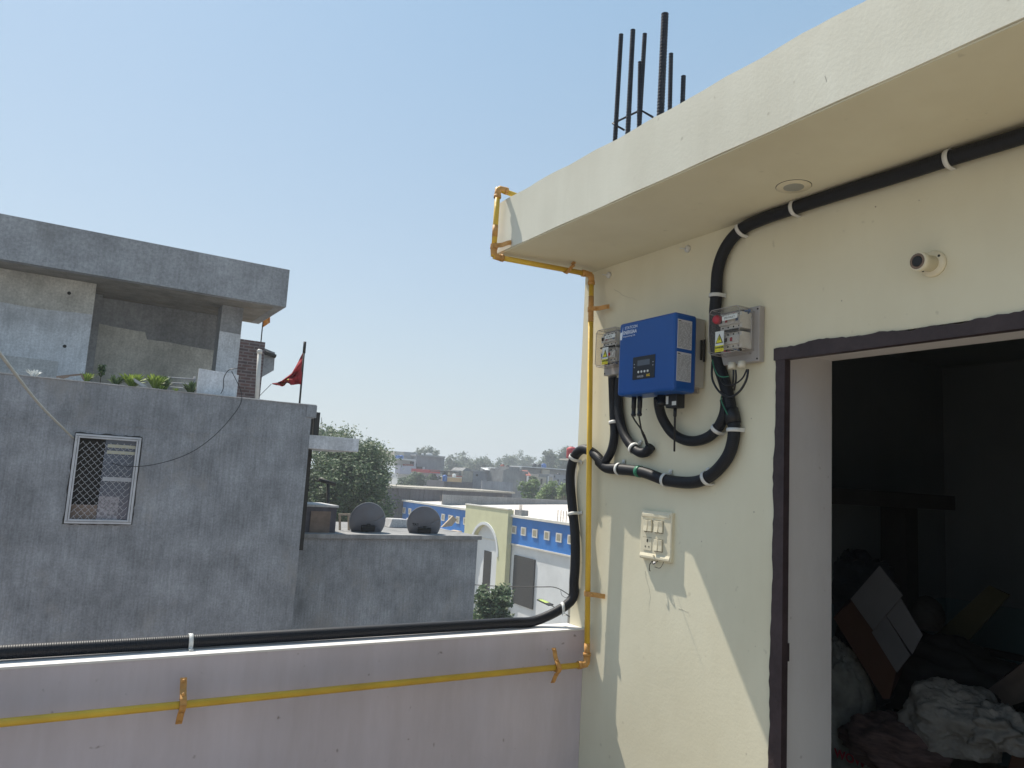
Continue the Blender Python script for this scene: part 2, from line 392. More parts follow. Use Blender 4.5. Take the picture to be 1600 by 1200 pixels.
# ---------------------------------------------------------------- our house
W = 2.187; YC = 2.93
house = thing('house', 'cream plastered rooftop room with deep flat slab, open doorway and bare column bars', 'house', (4, 0, 0))
DY0, DY1, DZ = .62, 1.765, 2.08
h = MB()
h.box(W, 2.50, DY1, YC, -9.5, 2.6045); h.box(W, 2.50, -5, DY0, -9.5, 2.6045); h.box(W, 2.50, DY0, DY1, DZ, 2.6045); h.box(W, 2.50, DY0, DY1, -9.5, -.02)
h.build('wall', m_cream, house)
ro = MB(); ro.box(2.503, 5.4, 2.80, YC, 0, 2.6); ro.box(5.2, 5.4, -3, 2.797, 0, 2.6); ro.box(2.503, 5.2, -3.2, -3, 0, 2.6)
ro.box(2.503, 5.197, -2.997, 2.797, 2.5, 2.6)
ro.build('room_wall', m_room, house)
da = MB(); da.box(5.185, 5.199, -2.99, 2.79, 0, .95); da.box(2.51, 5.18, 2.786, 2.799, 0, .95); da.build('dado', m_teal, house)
fl = MB(); fl.box(2.503, 5.2, -3, 2.797, -.1, .0); fl.build('room_floor', m_tfloor, house)
# jamb and lintel lining a few millimetres proud of the wall core
ja = MB(); ja.box(W+.03, 2.503, DY1-.004, DY1+.002, 0, DZ-.004); ja.box(W+.03, 2.503, DY0-.002, DY0+.004, 0, DZ-.004); ja.box(W+.03, 2.503, DY0+.004, DY1-.004, DZ-.004, DZ+.002)
ja.build('jamb', m_jamb, house)
m_crack = mat('hairline_crack', (.30, .27, .22), .9, .2, 9, 0)
def crack(pts, X, name='hairline_crack'):
    rnd = random.Random(int(pts[0][0])); P = []
    Q = [on(x, y, 'X', X) for x, y in pts]
    for a, b in zip(Q[:-1], Q[1:]):
        n_ = max(3, int((b-a).length/.012))
        for k in range(n_): P.append(a.lerp(b, k/n_)+Vector((0, rnd.uniform(-.0025, .0025), rnd.uniform(-.0025, .0025))))
    m = MB(); m.tube(P, [.0009*(1-.7*i/len(P)) for i in range(len(P))], 4, sm=False); m.build(name, m_crack, house)
crack([(1290, 120), (1291, 133)], 1.677); crack([(1008, 893), (1016, 930), (1013, 960)], W)
crack([(1060, 950), (1075, 957), (1082, 968)], W); crack([(960, 452), (975, 462), (1000, 470)], W)
for i, (x, y) in enumerate(((1134, 818), (1174, 654), (1368, 323), (1436, 313), (1178, 800), (1052, 742), (1096, 846), (1020, 820), (1166, 1178), (1228, 298), (1180, 1010), (1315, 470), (1010, 640))):
    q = on(x, y, 'X', W-.0006); m = MB(); a_ = .0013+.0014*((i*7) % 5)/5; m.tube([q, q+Vector((.0005, 0, 0))], a_, 7, sm=False); m.build('drill_mark', m_brown, house)
# painted trim, rough outer edge, around the opening
def jit(a): return random.uniform(-a, a)
zs = [k*2.08/90 for k in range(91)]
def trim_side(y_in, sgn):
    pts = [(W-.006, y_in, z) for z in (0, 2.035)]
    e = []; wv = 0
    for z in zs[::-1]:
        wv = wv*.7+jit(.0034)
        e.append((W-.006, y_in+sgn*(.046+wv+.004*sin(z*2.2)), z if z < 2.035 else 2.035))
    return pts+[p for p in e if True]
t = MB()
t.prism(trim_side(1.722, 1), (.03, 0, 0)); t.prism([(p[0], p[1], p[2]) for p in trim_side(.665, -1)], (.03, 0, 0))
top = [(W-.007, 1.770, 2.036), (W-.007, .617, 2.036)]; wv = 0
for k in range(81):
    wv = wv*.7+jit(.0034); top.append((W-.007, .617+(1.770-.617)*k/80, 2.081+wv+.006*sin(k*.12)))
t.prism(top, (.031, 0, 0))
t.obox((W+.04, 1.757, 1.02), (.03, 0, 0), (0, .006, 0), (0, 0, .03)); t.obox((W+.035, 1.757, .62), (.02, 0, 0), (0, .006, 0), (0, 0, .02))
t.build('door_trim', m_trim, house)
# roof slab: fascia with a slightly uneven top
FX = 1.677; FY = 2.962; ZT = 2.857
sl_ = MB(); n = 170; ring = []
for k in range(n+1):
    y = FY-(FY+5)*k/n; a = .0022*sin(k*.9)+.003*sin(k*.23)+jit(.0016); b = .001*sin(k*.7)
    ring.append(((FX, y, 2.605+b), (FX, y, ZT+a-.006), (FX+.012, y, ZT+a), (FX+.12, y, ZT+a), (6.2, y, ZT-.003)))
b0 = len(sl_.v)
for rg in ring: sl_.v += list(rg)+[(6.2, rg[0][1], 2.605)]
for k in range(n):
    for j in range(6):
        j2 = (j+1) % 6; sl_.face([b0+k*6+j, b0+k*6+j2, b0+(k+1)*6+j2, b0+(k+1)*6+j], False)
sl_.face([b0+j for j in range(6)][::-1]); sl_.face([b0+n*6+j for j in range(6)])
rs = sl_.build('roof_slab', m_fascia, house)
sf = MB(); sf.box(FX+.006, W-.001, -5, FY-.003, 2.6, 2.6048); sf.build('soffit', m_cream, house)
# starter bars above the slab
def bar(p0, p1, X, r=.0085, seg=None):
    a = on(*p0, 'X', X); b = on(*p1, 'X', X); a.z = min(a.z, ZT-.02) if a.z > ZT-.02 else a.z
    m = MB(); L = (b-a).length; k = int(L/.012); P = []; rr = []
    for i in range(k*2+1):
        P.append(a.lerp(b, i/(k*2))); rr.append(r if i % 2 else r*1.14)
    m.tube(P, rr, 8, sm=False); m.build('rebar', m_rebar, house)
    return a, b
bar((960.5, 222), (970.5, 54), 1.74); bar((980.5, 212), (989, 47), 1.74, .009); bar((997.5, 202), (1007.5, 53), 1.86, .0085)
bar((999, 202), (1000, 97), 1.855, .0075); bar((1031.5, 184), (1039, 22), 1.74, .0125); bar((1047, 175), (1048.5, 84), 1.88, .008); bar((1066, 165), (1068, 119), 1.9, .0085)
def px(pts, ax, v): return [on(x, y, ax, v) for x, y in pts]
st = MB(); st.tube([on(975, 203, 'X', 1.74), on(957.5, 193, 'X', 1.74), on(1001, 172, 'X', 1.87), on(1020, 183, 'X', 1.87)], .0045, 6); st.build('stirrup', m_rebar, house)
# ---- parapet
pp = thing('parapet_wall', 'lilac plastered terrace parapet with white painted top, below the yellow pipe', 'parapet', (0, 2.87, 0))
m = MB(); m.box(-4, W-.001, 2.816, 2.945, -9.5, .893); m.build('wall', m_pink, pp)
m = MB(); m.box(-4, W-.001, 2.814, 2.947, .893, .9); m.build('coping', m_white_pl, pp)
m = MB(); m.box(-3.4, -3.2, -5, 2.815, -9.5, .9)
tag(m.build('parapet_wall', m_pink, origin=(-3.3, -1, 0)), 'lilac side parapet closing the terrace beyond the left edge of the view', 'parapet')
# ---- pipes
pipe = thing('gas_pipe', 'yellow pipe bent round the roof slab corner, down the cream wall and along the parapet', 'pipe', (2.15, 2.75, .75))
A = on(925, 434, 'X', 2.128); Bt = on(917, 1038, 'Y', 2.742)
top0 = Vector((1.64, 2.912, 2.575)); top1 = Vector((1.64, 2.908, 2.905)); soff = Vector((A.x, A.y+.006, 2.562))
yz = Bt.z
seg = [(Vector((1.95, 2.895, 2.873)), top1+Vector((0, 0, -.005))), (top1, top0), (top0, soff), (soff, Bt), (Bt, Vector((-3, 2.742, yz-.008)))]
m = MB()
for a, b in seg: m.tube([a, b], .0125, 14)
m.build('tube', m_yellow, pipe)
def elbow(p, a, b, name='elbow'):
    p = Vector(p); da = (Vector(a)-p).normalized(); db = (Vector(b)-p).normalized(); q = .035
    P = [p+da*q*1.4, p+da*q*.8, p+(da*.32+db*.05)*q, p+(db*.32+da*.05)*q, p+db*q*.8, p+db*q*1.4]
    m = MB(); m.tube(P, .0155, 14)
    m.tube([p+da*q*1.0, p+da*q*1.42], .0175, 14); m.tube([p+db*q*1.0, p+db*q*1.42], .0175, 14)
    m.build(name, m_orange, pipe)
elbow(top1, top0, (1.95, 2.895, 2.873)); elbow(top0, top1, soff); elbow(soff, top0, Bt); elbow(Bt, soff, (-3, 2.742, yz))
m = MB(); a, b = top0.lerp(top1, .08), top0.lerp(top1, .42)
for a, b in ((top1.lerp(top0, .55), top1.lerp(top0, .72)), (soff.lerp(Bt, .06), soff.lerp(Bt, .13)), (soff.lerp(Bt, .95), soff.lerp(Bt, .985))):
    m = MB(); m.tube([a, b], .0131, 14); m.build('primer_patch', m_orange, pipe)
def strap(p, d, along, length, name='pipe_strap'):
    "flat strip clasping the pipe at p and running off to the fixing, d = towards the wall"
    p = Vector(p); d = Vector(d).normalized(); al = Vector(along).normalized(); w_ = d.cross(al).normalized()
    m = MB(); P = []
    ring = []
    for k in range(9):
        a = pi*k/8; ring.append(p-d*cos(a-pi/2+pi/2)*.0155*1+al*sin(a)*-.0155)
    prof = [p+al*.014-d*.012, p-d*.0165-al*0, p-al*.0155-d*.006, p-al*.0155+d*.008]
    arm = [p-d*.0165+al*.002, p+al*.018-d*.008, p+al*.03+d*.006, p+al*.045+d*.016, p+al*(length-.012)+d*.022, p+al*length+d*.03]
    for P in (prof, arm):
        for a, b in zip(P[:-1], P[1:]):
            t_ = (b-a); L = t_.length/2; t_ = t_.normalized(); nrm = t_.cross(w_).normalized()
            m.obox((a+b)/2, t_*(L+.0012), nrm*.0016, w_*.0105)
    m.tube([p+al*.031-d*.004, p+al*.031+d*.016], .005, 6); m.tube([p+al*(length-.006)+d*.018, p+al*(length-.006)+d*.03], .0045, 6)
    return m.build(name, m_orange, pipe)
strap(top0.lerp(top1, .14), (1, 0, 0), (0, -1, .02), .10)
strap(soff.lerp(Bt, (492-434)/(1038-434)), (1, 0, 0), (0, -1, .03), .10)
strap(soff.lerp(Bt, .83), (1, 0, 0), (0, -1, .0), .085)
q = top0.lerp(soff, .73); strap(q, (0, 0, 1), (.3, -1, 0), .05)
pc = on(870, 1043, 'Y', 2.742); strap(pc, (0, 1, 0), (0, 0, 1), .075); strap(pc+Vector((.004, 0, 0)), (0, 1, 0), (0, 0, -1), .07)
pc = on(285, 1100, 'Y', 2.742); strap(pc, (0, 1, 0), (0, 0, 1), .075); strap(pc, (0, 1, 0), (0, 0, -1), .07)
# ---- conduits
G = W-.028
def cable(name, label, pts, g=.028, r=.0235, cat='conduit', matl=None, n=14, group=None, sub=6, hollow=False):
    P = []
    for p in pts:
        if len(p) == 4 and p[3] == 'w': P.append(Vector(p[:3]))
        else: P.append(on(p[0], p[1], 'X', W-(p[2] if len(p) > 2 else g)))
    m = MB(); P = spline(P, sub)
    m.tube(P, r, n, caps=not hollow)
    if hollow:
        for e, nb in ((P[-1], P[-2]), (P[0], P[1])):
            t_ = (nb-e).normalized(); m.tube([e, e+t_*.03], r*.82, n)
    o = m.build(name, matl or m_cond, origin=P[0]); tag(o, label, cat, group); return P
main = cable('conduit', 'long black conduit from the slab, behind the right breaker box, looping low to the left',
  [(1700, 178), (1600, 212), (1483, 248), (1400, 275), (1300, 306), (1242, 325), (1190, 343), (1158, 359), (1135, 385), (1122, 420), (1119, 462), (1117, 500), (1121, 560), (1133, 600), (1142, 640), (1147, 672), (1141, 705), (1125, 730), (1104, 747), (1078, 754), (1040, 750), (1005, 738), (968, 733), (948, 731), (936, 721)], hollow=True)
Bc = cable('conduit', 'black conduit curving over the wall corner and lying along the top of the lilac parapet',
  [(943, 729, .03), (936, 717, .035), (924, 706, .033), (911, 702, .03), (900, 710, .028), (893, 728, .028), (891, 752, .028), (894, 790, .028), (898, 830, .028), (899, 870, .028), (897, 905, .028), (891, 940, .035), (1.99, 2.915, .928, 'w'), (1.8, 2.905, .9255, 'w'), (1.2, 2.90, .926, 'w'), (.6, 2.905, .925, 'w'), (0, 2.90, .926, 'w'), (-1, 2.90, .926, 'w'), (-2, 2.90, .926, 'w')], r=.0225)
m = MB(); P = [Vector((x/10-1.5, 2.928, .929)) for x in range(0, 34)]
Cc = cable('conduit', 'black conduit dropping from the left breaker box to the low loop', [(957, 588, .06), (958, 620, .035), (959, 650), (960, 680), (955, 705), (944, 724)], r=.020)
Dc = cable('conduit', 'black conduit hooked below the blue inverter with a thin cable pair entering its mouth', [(966, 590, .04), (966, 625, .028), (968, 652), (975, 678), (988, 698), (1000, 707), (1010, 706), (1017, 698)], r=.021, hollow=True)
Ec = cable('conduit', 'black conduit sagging from under the inverter to the foot of the right breaker box', [(1029, 622, .10), (1030, 636, .085), (1036, 655, .06), (1050, 676, .04), (1068, 687, .03), (1088, 689), (1108, 682), (1122, 668), (1131, 650), (1134, 634), (1133, 624, .03)], r=.0205)
def near(P, x, y):
    best = min(range(1, len(P)-1), key=lambda i: (proj(P[i])-Vector((x, y))).length)
    return P[best], (P[best+1]-P[best-1]).normalized()
def proj(p):
    d = Vector(p)-CAM; return Vector((800+F_PX*d.dot(_r)/d.dot(_f), 600-F_PX*d.dot(_u)/d.dot(_f)))
GC = 'white saddle clips holding the black conduits'
def clip(P, x, y, label, r=.0255, side=1, wdir=(1, 0, 0)):
    p, t_ = near(P, x, y); d = Vector(wdir); n_ = t_.cross(d).normalized()*side
    m = MB(); w_ = t_*.0072; K = 14
    def band(ra, rb):
        b = len(m.v)
        for k in range(K+1):
            a = pi*k/K; c_ = cos(a); s_ = sin(a)
            for rr in (ra, rb):
                for ww in (-1, 1): m.v.append(tuple(p+n_*c_*rr-d*s_*rr+w_*ww))
        for k in range(K):
            a = b+k*4; e = a+4
            for q in ((a, a+1, e+1, e), (a+2, e+2, e+3, a+3), (a, e, e+2, a+2), (a+1, a+3, e+3, e+1)): m.face(list(q), True)
    band(r, r+.0028)
    gap = .027
    for s_ in (-1, 1):
        m.obox(p+n_*s_*(r+.0014)+d*gap*.45, n_*.0014, d*gap*.5, w_)
    c = p+n_*(r+.009)+d*(gap-.006)
    m.obox(c, n_*.0095, d*.002, w_); 
    m.tube([c-d*.009, c+d*.004], .0035, 8)
    o = m.build('conduit_clip', m_clip, origin=p); tag(o, label, 'clip', GC)
clip(main, 1483, 248, 'white clip on the conduit above the lamp holder, farthest right', side=-1)
clip(main, 1242, 325, 'white clip on the conduit just below the round ceiling light', side=-1)
clip(main, 1160, 357, 'white clip where the conduit bends down from the slab', side=-1)
clip(main, 1119, 462, 'white clip on the vertical conduit just above the right breaker box', side=-1)
clip(main, 1147, 671, 'white clip on the vertical conduit below the right breaker box', side=-1)
clip(main, 1104, 748, 'white clip at the lower right bend of the big conduit loop', side=-1)
clip(main, 1039, 750, 'white clip at the bottom of the big conduit loop', side=-1)
clip(main, 969, 733, 'white clip on the conduit left of the green tape', side=-1)
clip(Bc, 896, 716, 'white clip on the conduit bend at the wall corner', side=1, r=.0245)
clip(Bc, 898, 803, 'white clip halfway down the conduit at the wall corner', side=1, r=.0245)
clip(Cc, 957, 660, 'white clip on the thin conduit under the left breaker box', side=1, r=.0215)
clip(Dc, 990, 699, 'white clip on the hooked conduit below the inverter', side=1, r=.0225)
clip(Ec, 1120, 671, 'white clip on the sagging conduit near the right breaker box', side=1, r=.022)
clip(Bc, 881, 967, 'white clip where the conduit reaches the parapet top', side=1, r=.0245, wdir=(0, 0, -1))
p, t_ = near(Bc, 285, 1004)
clip(Bc, 285, 1004, 'white clip on the conduit along the parapet, left part', side=1, r=.0245, wdir=(0, 0, -1))
p, t_ = near(main, 998, 736)
m = MB(); m.tube([p-t_*.010, p+t_*.010], .0255, 16)
tag(m.build('green_tape', m_green, origin=p), 'band of green tape round the conduit right of a white clip', 'tape')
m = MB(); p, t_ = near(main, 1145, 655); m.tube([p-t_*.045, p-t_*.03, p-t_*.028, p+t_*.012], [.0265, .0265, .0285, .0285], 14)
tag(m.build('conduit_coupler', m_black, origin=p), 'black coupler sleeve on the conduit above the loop clip', 'coupler')
# ---- inverter
IY0, IY1, IZ0, IZ1, IX0, IX1 = 2.095, 2.433, 1.932, 2.243, 2.008, 2.126
inv = thing('solar_inverter', 'blue wall mounted solar inverter with small display between two clear boxes', 'inverter', (W, 2.26, 1.93))
m = MB(); m.box(IX0, IX1, IY0, IY1, IZ0, IZ1); m.build('casing', m_blue, inv, bevel=.012)
m = MB(); m.box(IX1+.001, W-.012, IY0+.006, IY1-.02, IZ0+.028, IZ1-.006)
for k in range(14): m.box(IX1+.004, W-.016, IY0+.0045, IY0+.0065, IZ0+.035+k*.0, IZ0+.035)
m.build('heat_sink', m_alu, inv, bevel=.002)
m = MB(); m.box(2.150, 2.158, IY0-.0, IY0+.0055, 2.07, 2.15); m.build('side_latch', m_dark, inv)
m = MB(); m.box(2.168, 2.173, IY0-.001, IY0+.0055, 2.065, 2.155); m.build('side_latch', m_dark, inv)
m = MB(); m.box(W-.012, W-.001, IY0+.04, IY1-.06, IZ0+.01, IZ1-.02); m.build('bracket', m_alu, inv)
Xf = IX0-.0008
sp = MB(); sp.box(IX0-.0022, IX0+.002, 2.203, 2.335, 1.992, 2.086); scr = sp.build('display_panel', m_panel, inv, bevel=.001)
m = MB(); m.box(IX0-.0032, IX0-.0015, 2.232, 2.305, 2.047, 2.070); m.build('screen', m_lcd, scr)
for k in range(4):
    m = MB(); m.lathe((IX0-.0016, 2.298-k*.0185, 2.022), (-1, 0, 0), [(0, .0052), (.0022, .0048)], 12); m.build('button', m_paper, scr)
for y in (2.325, 2.213):
    for z in (2.056, 2.043): m = MB(); m.lathe((IX0-.0016, y, z), (-1, 0, 0), [(0, .0022), (.001, .002)], 8); m.build('indicator', m_label, scr)
NY = (0, -1, 0); ZU = (0, 0, 1)
text_mesh('ENERGIZER', .0115, (IX0-.0026, 2.305, 1.999), NY, ZU, m_label, scr, sx=.62)
text_mesh('HG', .014, (IX0-.0026, 2.250, 2.000), NY, ZU, m_yink, scr, bold=.0004)
text_mesh('STATCON', .0175, (IX0-.001, 2.395, 2.212), NY, ZU, m_wink, inv, sx=.95)
text_mesh('ENERGIAA', .0215, (IX0-.001, 2.404, 2.191), NY, ZU, m_wink, inv, sx=.80, bold=.0004)
text_mesh('Empowering Life', .0095, (IX0-.001, 2.404, 2.179), NY, ZU, m_wink, inv, sx=1.12)
m = MB(); m.prism([(IX0-.0008, y, z) for y, z in ((2.424, 2.170), (2.412, 2.170), (2.408, 2.192), (2.407, 2.226), (2.411, 2.204), (2.424, 2.200))], (-.0004, 0, 0)); m.build('emblem', m_wink, inv)
def sticker(z0, z1, seed):
    a = MB(); a.box(IX0+.012, IX0+.088, IY0-.0012, IY0+.002, z0, z1); s_ = a.build('sticker', m_label, inv)
    rnd = random.Random(seed); b = MB(); z = z1-.006; x0 = IX0+.015
    b.box(x0, x0+.014, IY0-.0018, IY0-.001, z-.002, z+.001)
    while z > z0+.006:
        z -= .0043
        x = x0
        while x < IX0+.083:
            L = rnd.uniform(.004, .02); b.box(x, min(x+L, IX0+.085), IY0-.0018, IY0-.0010, z, z+.0009); x += L+rnd.uniform(.002, .008)
    b.build('print', m_ink, s_)
sticker(2.100, 2.215, 1); sticker(1.972, 2.086, 2)
for y in (2.393, 2.356):
    m = MB(); m.tube([(2.07, y, IZ0+.002), (2.07, y, 1.885), (2.07, y, 1.884), (2.07, y, 1.862), (2.07, y, 1.860), (2.07, y, 1.85)], [.0105, .0105, .009, .009, .0115, .0085], 12)
    m.build('plug_connector', m_black, inv)
m = MB(); m.tube([(W-.1, 2.245, IZ0+.002), (W-.1, 2.245, 1.905), (W-.1, 2.245, 1.903), (W-.1, 2.245, 1.89)], [.017, .017, .0195, .0195], 12); m.build('cable_gland', m_black, inv)
lg = thing('data_logger', 'small black plug-in logger with a long antenna under the blue inverter', 'data logger', (2.107, 2.19, 1.88))
m = MB(); m.box(2.085, 2.130, 2.156, 2.219, 1.878, 1.940); m.build('body', m_black, lg, bevel=.003)
m = MB(); m.box(2.0842, 2.0855, 2.159, 2.182, 1.887, 1.903); m.build('sticker', m_paper, lg); m = MB(); m.box(2.0842, 2.0855, 2.203, 2.216, 1.893, 1.925); m.build('sticker', m_paper, lg)
m = MB(); m.tube([(2.107, 2.186, 1.879), (2.107, 2.186, 1.845), (2.107, 2.186, 1.843), (2.107, 2.184, 1.705)], [.0075, .0068, .0045, .004], 10); m.build('antenna', m_black, lg)
GT = 'thin black cables between the inverter and the hooked conduit'
cable('thin_cable', 'thin black cable from the left plug under the inverter, crossing over its twin', [(987, 647, .115), (992, 657, .10), (1002, 671, .07), (1009, 685, .05), (1014, 700, .035)], r=.0035, cat='cable', matl=m_black, n=8, group=GT)
cable('thin_cable', 'thin black cable from the right plug under the inverter, crossing over its twin', [(998, 647, .115), (1000, 660, .10), (1003, 675, .07), (1008, 688, .05), (1011, 701, .03)], r=.0035, cat='cable', matl=m_black, n=8, group=GT)
# ---- breaker boxes
def breaker_box(label, y0, y1, z0, z1, xf, red, lbl, trunk):
    b = thing('breaker_box', label, 'breaker box', (W, (y0+y1)/2, z0), 'clear lidded breaker boxes beside the inverter')
    m = MB(); m.box(W-.030, W-.001, y0-.022, y1+.022, z0-.030, z1+.008); m.build('back_plate', m_greybox, b, bevel=.003)
    for y in (y0-.014, y1+.014):
        for z in (z0-.020, z1-.004): m = MB(); m.tube([(W-.032, y, z), (W-.029, y, z)], .0035, 8); m.build('screw', m_dark, b)
    # lid shell: front, four chamfered corners
    c = .012
    m = MB()
    out = [(y0, z0+c), (y0, z1-c), (y0+c, z1), (y1-c, z1), (y1, z1-c), (y1, z0+c), (y1-c, z0), (y0+c, z0)]
    m.prism([(xf, y, z) for y, z in out], (.0025, 0, 0))
    for i in range(8):
        a, d = out[i], out[(i+1) % 8]
        m.v += [(xf+.0026, a[0], a[1]), (xf+.0026, d[0], d[1]), (W-.031, d[0], d[1]), (W-.031, a[0], a[1])]
        k = len(m.v); m.face([k-4, k-3, k-2, k-1])
    m.build('lid', m_clear, b)
    m = MB()  # edge lines of the moulded lid
    for i in range(8):
        a, d = out[i], out[(i+1) % 8]; m.tube([(xf, a[0], a[1]), (xf, d[0], d[1])], .0014, 5)
    for a in out: m.tube([(xf, a[0], a[1]), (W-.032, a[0], a[1])], .0011, 5)
    m.build('lid_edge', m_greybox, b)
    m = MB(); yh = y0-.003
    m.tube([(W-.05, yh, z0+.035), (W-.055, yh-.004, z0+.05), (W-.055, yh-.004, z1-.05), (W-.05, yh, z1-.035)], .0022, 8); m.build('lid_hinge', m_greybox, b)
    # devices on two rails
    zm = (z0+z1)/2
    for zc in (zm+.038, zm-.036):
        n_ = 4; wd = (y1-y0-.045)/n_
        for k in range(n_):
            ya = y0+.012+k*wd
            mm = MB(); mm.box(W-.085, W-.031, ya, ya+wd-.001, zc-.030, zc+.030); mm.box(W-.096, W-.085, ya, ya+wd-.001, zc-.015, zc+.015)
            dv = mm.build('breaker', m_breaker, b, bevel=.001)
            mm = MB(); mm.box(W-.100, W-.096, ya+wd*.3, ya+wd*.65, zc-.006, zc+.008); mm.build('toggle', (m_bluec, m_breaker, m_red, m_dark)[(k+(0 if zc > zm else 1)) % 4], dv)
            for zz in (zc-.023, zc+.023): mm = MB(); mm.tube([(W-.0862, ya+wd*.5, zz), (W-.0845, ya+wd*.5, zz)], .0033, 8); mm.build('terminal_screw', m_dark, dv)
    m = MB(); m.box(W-.0975, W-.0965, y0+.012, y1-.03, zm-.004, zm+.0035); m.build('divider_bar', m_dark, b)
    rnd = random.Random(int(y0*100))
    for k in range(4):
        yy = y0+.02+k*.03; m = MB(); m.tube(spline([(W-.05, yy, zm+.068), (W-.07, yy+.01, z1-.02), (W-.06, yy+rnd.uniform(-.03, .03), z1-.012), (W-.04, yy+.02, z1-.03)], 4), .004, 6); m.build('wire', (m_bluec, m_dark, m_red, m_dark)[k], b)
        m = MB(); m.tube(spline([(W-.05, yy, zm-.066), (W-.075, yy+.012, z0+.022), (W-.06, yy+rnd.uniform(-.03, .03), z0+.012)], 4), .004, 6); m.build('wire', (m_dark, m_bluec, m_dark, m_red)[k], b)
    # warning sticker
    ys = y1-.055 if red else y0+.06; zb = z0+.006; X = xf-.0012
    if not red: ys = y0+.075
    sw, sh = .042, .078
    m = MB(); m.box(X, xf-.0002, ys-sw/2, ys+sw/2, zb, zb+sh); sk = m.build('warning_sticker', m_paper, b)
    m = MB(); m.box(X-.0005, X, ys-sw/2, ys+sw/2, zb, zb+.024); m.build('yellow_band', m_yel, sk)
    m = MB(); m.prism([(X-.0002, ys-.018, zb+.032), (X-.0002, ys+.018, zb+.032), (X-.0002, ys, zb+.068)], (-.0006, 0, 0)); m.build('triangle_border', m_ink, sk)
    m = MB(); m.prism([(X-.001, ys-.0135, zb+.0346), (X-.001, ys+.0135, zb+.0346), (X-.001, ys, zb+.0615)], (-.0006, 0, 0)); m.build('triangle', m_yel, sk)
    m = MB(); m.prism([(X-.0018, ys-dy, zb+dz) for dy, dz in ((.0015, .057), (-.0035, .046), (-.0003, .046), (-.003, .038), (.0045, .049), (.0012, .049), (.0035, .057))], (-.0004, 0, 0)); m.build('lightning_bolt', m_ink, sk)
    text_mesh('DANGER', .0115, (X-.0008, ys+.0195, zb+.0125), NY, ZU, m_ink, sk, sx=.86, bold=.0005)
    text_mesh('415 VOLTS', .0075, (X-.0008, ys+.0185, zb+.003), NY, ZU, m_red, sk, sx=.9)
    # strip label
    yl = y0+.045; m = MB(); m.obox((X+.0004, yl, z1-.040), (.0006, 0, 0), (0, .036, -.001), (0, .0003, .0085)); st_ = m.build('strip_label', m_paper, b)
    text_mesh(lbl, .011, (X-.0006, yl+.026, z1-.044), NY, ZU, m_ink, st_, sx=.9)
    if red:
        m = MB(); m.lathe((xf+.003, y1-.035, z1-.038), (-1, 0, 0), [(-.02, .017), (.0, .017), (.008, .014), (.010, .008)], 18); m.build('indicator_lamp', m_red, b)
    return b
rb = breaker_box('clear lidded grey breaker box with a red lamp, right of the inverter', 1.838, 1.985, 2.066, 2.236, W-.112, True, 'SPD FAULT', None)
m = MB()
for y in (1.915, 1.868):
    m = MB(); m.tube([(W-.06, y, 2.037), (W-.06, y, 2.032), (W-.06, y, 2.031), (W-.06, y, 2.012)], [.0135, .0135, .0155, .0155], 8); m.build('cable_gland', m_gland, rb)
lb = breaker_box('clear lidded grey breaker box without a lamp, between yellow pipe and inverter', 2.545, 2.692, 2.092, 2.262, W-.10, False, 'AC MCB', None)
GW = 'thin wires looping below the right breaker box'
cable('thin_wire', 'black wire making the widest loop below the right breaker box', [(1169, 577, .06), (1166, 594, .065), (1155, 612, .07), (1140, 620, .07), (1124, 612, .07), (1113, 592, .065), (1113, 565, .05)], r=.0042, cat='wire', matl=m_black, n=8, group=GW)
cable('thin_wire', 'black wire making the shallow upper loop below the right breaker box', [(1167, 577, .06), (1160, 591, .066), (1148, 600, .07), (1136, 602, .07), (1128, 597, .065), (1124, 585, .04)], r=.003, cat='wire', matl=m_black, n=8, group=GW)
cable('thin_wire', 'left of two straight black wires dropping from the box gland into the conduit', [(1146, 578, .06), (1146, 590, .06), (1145, 604, .05)], r=.0035, cat='wire', matl=m_black, n=8, group=GW)
cable('thin_wire', 'right of two straight black wires dropping from the box gland into the conduit', [(1149.5, 578, .06), (1150, 592, .058), (1147, 610, .05)], r=.0035, cat='wire', matl=m_black, n=8, group=GW)
cable('earth_wire', 'green earth wire curving across the conduit under the right breaker box', [(1113, 562, .06), (1116, 575, .075), (1122, 586, .08), (1130, 589, .08), (1139, 588, .075)], r=.0022, cat='wire', matl=m_green, n=8, group='green earth wires')
cable('earth_wire', 'green earth wire with a small loop at the mouth of the sagging conduit', [(1133, 618, .03), (1128, 618, .04), (1127, 626, .06), (1131, 636, .065), (1137, 648, .06)], r=.0022, cat='wire', matl=m_green, n=8, group='green earth wires')
# ---- switch board
sb = thing('switch_board', 'ivory modular switch plate with six rockers and one socket on the cream wall', 'switch board', (W, 2.345, 1.262))
Y0, Y1, Z0, Z1 = 2.252, 2.437, 1.262, 1.463
m = MB(); m.box(W-.004, W+.009, Y0+.002, Y1-.002, Z0+.002, Z1-.002); m.build('back_box', m_switch, sb)
m = MB(); m.prism([(W-.003, y, z) for y, z in ((Y0, Z0), (Y1, Z0), (Y1, Z1), (Y0, Z1))], (-.010, 0, 0)); pl = m.build('cover_plate', m_switch, sb, bevel=.004)
m = MB(); m.prism([(W-.011, Y0+.004, Z0+.002), (W-.018, Y0+.004, Z0+.006), (W-.018, Y0+.004, Z0+.014), (W-.013, Y0+.004, Z0+.026)], (0, Y1-Y0-.008, 0)); m.build('lower_lip', m_switch, sb, bevel=.001)
m = MB(); m.prism([(W-.012, Y0+.01, Z1-.004), (W-.0165, Y0+.01, Z1-.014), (W-.0165, Y0+.01, Z1-.024), (W-.012, Y0+.01, Z1-.032)], (0, Y1-Y0-.02, 0)); m.build('upper_lip', m_switch, sb, bevel=.001)
pitch = .0255; yl0 = Y1-.024
